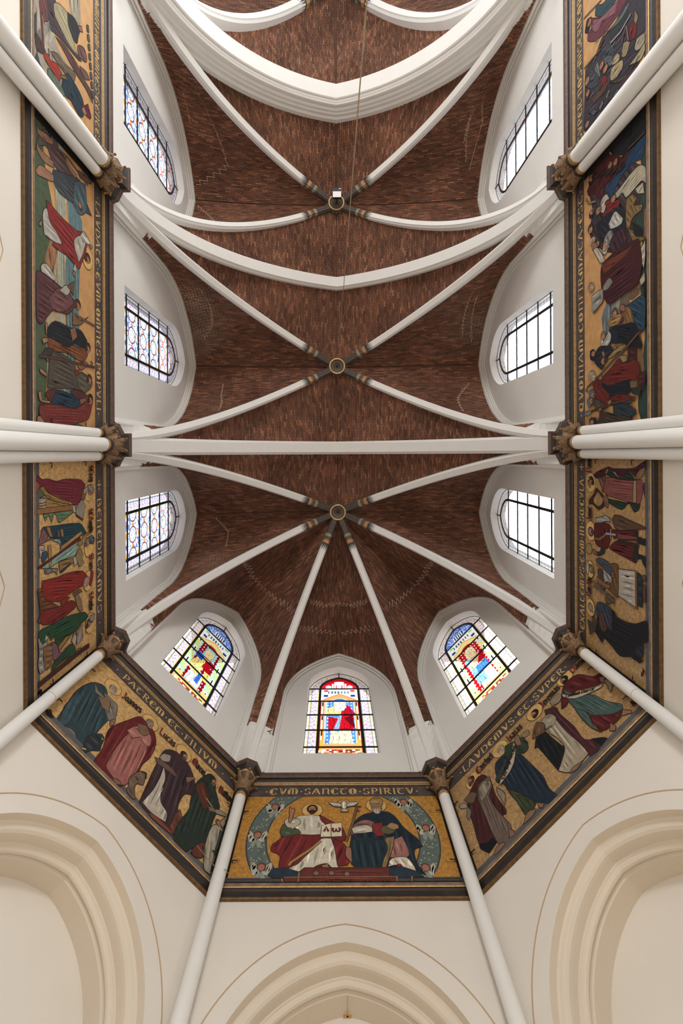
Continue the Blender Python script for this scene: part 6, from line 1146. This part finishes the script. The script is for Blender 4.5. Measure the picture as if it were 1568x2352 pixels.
LOW = {
 'a': G_(.46, '.04,.58 .2,.66 .36,.56 .36,.08 .44,0', '.36,.36 .1,.28 .06,.08 .18,0 .36,.12'), 'b': G_(.46, '.08,1 .08,.06 .22,0 .38,.14 .38,.5 .24,.64 .08,.54'), 'c': G_(.36, '.34,.56 .2,.66 .06,.5 .06,.14 .2,0 .34,.1'),
 'd': G_(.46, '.2,.98 .38,.6 .38,.12 .22,0 .06,.14 .06,.5 .22,.64 .36,.56'), 'e': G_(.38, '.08,.3 .34,.44 .32,.6 .2,.66 .06,.5 .06,.14 .2,0 .36,.1'), 'f': G_(.3, '.3,.96 .14,.9 .14,0', '.02,.62 .28,.62'), 'g': G_(.44, '.36,.6 .2,.66 .06,.5 .06,.2 .2,.06 .36,.16', '.36,.64 .36,-.16 .2,-.28 .04,-.2'),
 'h': G_(.46, '.08,1 .08,0', '.08,.5 .26,.66 .38,.52 .38,.06 .3,-.16'), 'i': G_(.2, '.02,.6 .1,.66 .1,.06 .18,0', '.06,.88 .14,.92'), 'l': G_(.2, '.1,1 .1,.06 .18,0'), 'm': G_(.7, '.08,.66 .08,0', '.08,.54 .22,.66 .34,.54 .34,0', '.34,.54 .48,.66 .6,.54 .6,.06 .68,0'),
 'n': G_(.46, '.08,.66 .08,0', '.08,.54 .24,.66 .36,.54 .36,.06 .44,0'), 'o': G_(.42, '.2,.66 .06,.52 .06,.14 .2,0 .36,.14 .36,.52 .2,.66'), 'p': G_(.44, '.08,.66 .08,-.26', '.08,.54 .24,.66 .38,.52 .38,.14 .22,0 .08,.1'), 'r': G_(.32, '.08,.66 .08,0', '.08,.52 .2,.66 .3,.58'),
 's': G_(.34, '.32,.58 .18,.66 .06,.52 .3,.2 .26,.02 .12,0 .02,.1'), 't': G_(.28, '.12,.9 .12,.08 .26,0', '.0,.62 .26,.64'), 'u': G_(.46, '.08,.64 .08,.1 .2,0 .36,.12', '.36,.66 .36,.06 .44,0'), 'v': G_(.42, '.08,.68 .08,.14 .22,0 .36,.2 .36,.54 .26,.66'), 'z': G_(.38, '.04,.64 .34,.62 .06,.04 .36,.0'), 'æ': G_(.7, '.04,.58 .2,.66 .36,.56 .36,.08', '.36,.36 .1,.28 .06,.08 .18,0 .36,.12', '.38,.32 .62,.42 .58,.6 .46,.64 .36,.5', '.36,.12 .5,0 .66,.1')}
def letter_run(pt, txt, a0, z0, a1, z1, h, c, c_cap, pen, thick, track=.12, each=None):
    gl = [(LOW.get(ch) or CAP.get(ch) or CAP[' ']) for ch in txt]; isc = [ch in CAP and ch not in LOW for ch in txt]
    tot = sum(g[0] for g in gl)+track*(len(gl)-1)
    L = math.hypot(a1-a0, z1-z0); ux, uz = (a1-a0)/L, (z1-z0)/L; sx = L/tot; x = 0
    for g, cp, ch in zip(gl, isc, txt):
        for st in g[1]:
            P_ = []
            st2 = st if len(st) > 2 else [st[0], ((st[0][0]+st[1][0])/2, (st[0][1]+st[1][1])/2), st[1]]
            if len(st2) > 3 and ch != '·':   # round the bends
                rr = []
                for i in range(len(st2)-1):
                    p0 = st2[max(i-1, 0)]; p1 = st2[i]; p2 = st2[i+1]; p3 = st2[min(i+2, len(st2)-1)]
                    for j in range(3):
                        t = j/3; rr.append(tuple(.5*(2*p1[k]+(p2[k]-p0[k])*t+(2*p0[k]-5*p1[k]+4*p2[k]-p3[k])*t*t+(3*p1[k]-p0[k]-3*p2[k]+p3[k])*t**3) for k in (0, 1)))
                st2 = rr+[st2[-1]]
            for (gx, gy) in st2:
                X = (x+gx)*sx; Y = (gy-.5)*h; P_.append((a0+ux*X-uz*Y, z0+uz*X+ux*Y))
            pt.stroke(P_, thick*h, c_cap if cp else c, pen=pen+math.atan2(uz, ux))
        x += g[0]+track
        if each: each(ch)
ENDS = {'L3': (.3, .33), 'L2': (.33, .33), 'L1': (.33, .15), 'DL': (.15, .17), 'C': (.17, .17), 'DR': (.17, .15), 'R1': (.15, .33), 'R2': (.33, .33), 'R3': (.33, .3)}
GR = {'L1': 'gold_left', 'DL': 'gold_left', 'C': 'gold_mid', 'DR': 'gold_right', 'R1': 'gold_right'}
ML = {'L3': 'upper left mural of courtiers and a page on a checkered floor',
      'L2': 'left mural of fishermen and a red-mantled haloed figure on a lakeshore',
      'L1': 'lower left mural of robed bishops and a red-hatted figure on gold',
      'DL': 'slanting left mural of four writing figures with eagle, ox and angel on gold',
      'C': 'middle mural of two enthroned figures and a dove inside a ring of angels',
      'DR': 'slanting right mural of four prophets with scrolls on dull gold',
      'R1': 'lower right mural of a harper, a knight, a priest and an old man',
      'R2': 'right mural of a crowd around a figure raising a stone tablet',
      'R3': 'upper right mural of a battle of armoured riders'}
def plate(W, a0, a1, z0, z1, p, m, nm, root):
    v, f = box(W.P((a0+a1)/2, (z0+z1)/2, p/2), W.a*(a1-a0)/2, (0, 0, (z1-z0)/2), W.n*p/2); return obj(nm, v, f, M[m], root)
roots = {}; level = {}
for k, W in walls.items():
    root = empty('mural', W.P(0, 8.95, 0), ML[k], 'mural', 'murals on the choir walls'); roots[k] = root
    e0, e1 = ENDS[k]; H0, H1 = -W.half+e0, W.half-e1
    plate(W, H0, H1, 8.96, 11.275, .006, GR.get(k, 'gold_plain'), 'gold_ground', root)
    plate(W, H0-.15, H1+.15, 11.275, 11.60, .007, 'bandground', 'lettering_band', root)
    plate(W, H0-.1, H1+.1, 11.268, 11.280, .010, 'lip', 'band_edge', root)
    plate(W, -W.half+.02, H0, 8.96, 11.27, .003, 'edge_shade', 'panel_edge_shade', root); plate(W, H1, W.half-.02, 8.96, 11.27, .003, 'edge_shade', 'panel_edge_shade', root)  # dark strips stand for the shadow between panel ends and shafts
    if k in GR: plate(W, H0-.15, H1+.15, 8.96, 9.11, .0095, 'slate', 'lower_border', root)
    else: plate(W, H0-.1, H1+.1, 8.96, 9.02, .0095, 'beigeborder', 'lower_border', root)
    for a_ in (H0+.02, H1-.02):
        for z_ in (9.45, 10.75):
            b = MB(); b.add(*tube([W.P(a_, z_, .0), W.P(a_, z_, .05), W.P(a_+(.09 if a_ < 0 else -.09), z_, .05)], .010, 5)); b.build('hook', M['iron'], root)
    level[k] = .0075
# ring of angels in the middle mural
W = walls['C']; pt = Painter(W, .0078); zc = 10.09; N_ = 64
def clipz(z): return min(11.27, max(9.12, z))
def ring(r0, r1, c, d=.0003):
    pt.lay(d); A = []; B = []
    for i in range(N_+1):
        t = 2*PI*i/N_; A.append((r0*math.cos(t), zc+r0*math.sin(t))); B.append((r1*math.cos(t), zc+r1*math.sin(t)))
    for i in range(N_):
        q = [A[i], A[i+1], B[i+1], B[i]]
        if any(9.10 < z < 11.28 for x, z in q):
            q = [(x, clipz(z)) for x, z in q]; pt.poly(q, [(0, 1, 2, 3)], c)
ring(1.45, 1.80, srgb(92, 104, 98)); ring(1.795, 1.82, srgb(52, 62, 66)); ring(1.43, 1.455, srgb(52, 62, 66))
rp = obj('angel_ring', pt.v, pt.f, M['paint'], roots['C'], cols=pt.c, label='grey-green ring around the two seated figures')
pt = Painter(W, pt.p); pt.lay()
for i in range(300):
    t = random.uniform(0, 2*PI); r = random.uniform(1.48, 1.77); x, z = r*math.cos(t), zc+r*math.sin(t)
    if 9.14 < z < 11.24: pt.stroke([(x-.011, z), (x, z), (x+.011, z)], .022, srgb(190, 182, 150))
obj('ring_stars', pt.v, pt.f, M['paint'], roots['C'], cols=pt.c, kind='stuff')
lv = pt.p
for t in (-28, 8, 38, 148, 178, 207):
    pt = Painter(W, lv)
    x, z = 1.62*math.cos(math.radians(t)), zc+1.62*math.sin(math.radians(t))
    if not 9.25 < z < 11.1: continue
    for s_ in (-1, 1):
        pt.lay(); q = smooth([(x+s_*.05, z-.02), (x+s_*.16, z+.10), (x+s_*.19, z+.0), (x+s_*.13, z-.20), (x+s_*.04, z-.16)]); pt.fill(q, srgb(176, 174, 158)); folds(pt, q, PI/2*.8, 4, srgb(150, 148, 132))
        q = smooth([(x+s_*.02, z-.1), (x+s_*.10, z-.26), (x+s_*.05, z-.36), (x, z-.2)]); pt.lay(); pt.fill(q, srgb(140, 146, 132))
    pt.lay(); q = [(x+.085*math.cos(j*PI/8), z+.095*math.sin(j*PI/8)) for j in range(16)]; pt.fill(q, srgb(96, 60, 44)); pt.lay()
    q = [(x+.06*math.cos(j*PI/8), z-.015+.07*math.sin(j*PI/8)) for j in range(16)]; pt.fill(q, srgb(164, 112, 88)); pt.lay()
    pt.stroke([(x-.03, z), (x-.02, z), (x-.01, z)], .01, INK); pt.stroke([(x+.01, z), (x+.02, z), (x+.03, z)], .01, INK)
    obj('painted_angel', pt.v, pt.f, M['paint'], rp, cols=pt.c); level['C'] = pt.p+.0003
def ell(x, z, r1, r2, n=20): return [(x+r1*math.cos(2*PI*j/n), z+r2*math.sin(2*PI*j/n)) for j in range(n)]
for k, nm, label, shapes in MURAL:
    W = walls[k]; pt = Painter(W, level[k]); e0, e1 = ENDS[k]; zlo = 9.03 if k not in GR else 9.0
    lo, hi = -W.half+e0, W.half-e1
    cl = lambda q: [(min(hi, max(lo, x)), min(11.26, max(zlo, z))) for x, z in q]
    for s_ in shapes:
        pt.lay()
        if s_[0] == 'P':
            _, c, co, f, sm = s_; q = [(co[i]/1000, co[i+1]/1000) for i in range(0, len(co), 2)]
            if sm: q = smooth(q)
            q = cl(q); c = hexc(c); pt.fill(q, c)
            if f: pt.lay(.0001); folds(pt, q, math.radians(f[0]), f[1], c)
            if nm != 'painted_landscape': pt.lay(.0001); pt.stroke(q, .013, INK, closed=True)
        elif s_[0] == 'L':
            _, c, co, w_ = s_; q = cl([(co[i]/1000, co[i+1]/1000) for i in range(0, len(co), 2)])
            if len(q) == 2: q = [q[0], ((q[0][0]+q[1][0])/2, (q[0][1]+q[1][1])/2), q[1]]
            w_ = w_*.0032
            if w_ > .02: pt.stroke(q, w_+.018, INK); pt.lay(.0001)
            pt.stroke(q, w_, hexc(c))
        elif s_[0] == 'E':
            _, c, a, z, r, r2, ol = s_; q = cl(ell(a/1000, z/1000, r/1000, r2/1000)); pt.fill(q, hexc(c)); pt.lay(.0001); pt.stroke(q, .010, INK, closed=True)
        elif s_[0] == 'K':
            _, hair, a, z, look, beard, r = s_; a /= 1000; z /= 1000; r /= 1000; hc = hexc(hair); sk = srgb(164, 118, 92)
            q = cl(ell(a-look*.15*r, z+.05*r, r*.92, r*1.12)); pt.fill(q, hc); pt.lay(.0001); folds(pt, q, PI/2, 6, hc); pt.stroke(q, .009, INK, closed=True); pt.lay(.0001)
            fx = a+look*.28*r; q = ell(fx, z-.02*r, r*.60, r*.80); pt.fill(q, sk); pt.lay(.0001)
            if beard != '-': 
                q = ell(fx-look*.05*r, z-.72*r, r*.56, r*.62); bc = hexc(beard); pt.fill(q, bc); pt.lay(.0001); folds(pt, q, PI/2, 5, bc)
            for e_ in ((-.24, .24) if look == 0 else (look*.05, look*.42)):
                x = fx+e_*r; pt.stroke([(x-.1*r, z+.1*r), (x, z+.12*r), (x+.1*r, z+.1*r)], .012, INK); pt.stroke([(x-.14*r, z+.25*r), (x, z+.3*r), (x+.14*r, z+.25*r)], .009, hc)
            pt.stroke([(fx+look*.25*r, z+.1*r), (fx+look*.36*r, z-.18*r), (fx+look*.2*r, z-.22*r)], .009, srgb(110, 70, 55)); pt.stroke([(fx-.16*r+look*.15*r, z-.38*r), (fx+look*.15*r, z-.41*r), (fx+.16*r+look*.15*r, z-.38*r)], .012, srgb(110, 52, 46))
        elif s_[0] == 'T':
            _, txt, a0, z0, a1, z1, st, _c = s_; a0, z0, a1, z1 = a0/1000, z0/1000, a1/1000, z1/1000
            if st == 'u':
                pt.p = .0080
                def each(ch, k=k):
                    if pt.v: obj('painted_letter', pt.v, pt.f, M['paint'], roots[k], cols=pt.c)
                    pt.v, pt.f, pt.c = [], [], []
                letter_run(pt, txt, a0, z0, a1, z1, .19, hexc('gold'), hexc('gold'), .25, .155, .18, each)
            elif st == 'b': letter_run(pt, txt, a0, z0, a1, z1, .19, srgb(50, 38, 32), srgb(112, 50, 42), .8, .21, .06)
            elif st == 't': letter_run(pt, txt, a0, z0, a1, z1, .085, srgb(40, 30, 26), srgb(112, 50, 42), .8, .26, .06)
            else: letter_run(pt, txt, a0, z0, a1, z1, .15, INK, INK, .8, .22, .04)
    if pt.v: o = obj(nm, pt.v, pt.f, M['paint'], roots[k], cols=pt.c, label=label)
    level[k] = max(level[k], pt.p if nm != 'band_lettering' else 0)
print('mural levels', level)
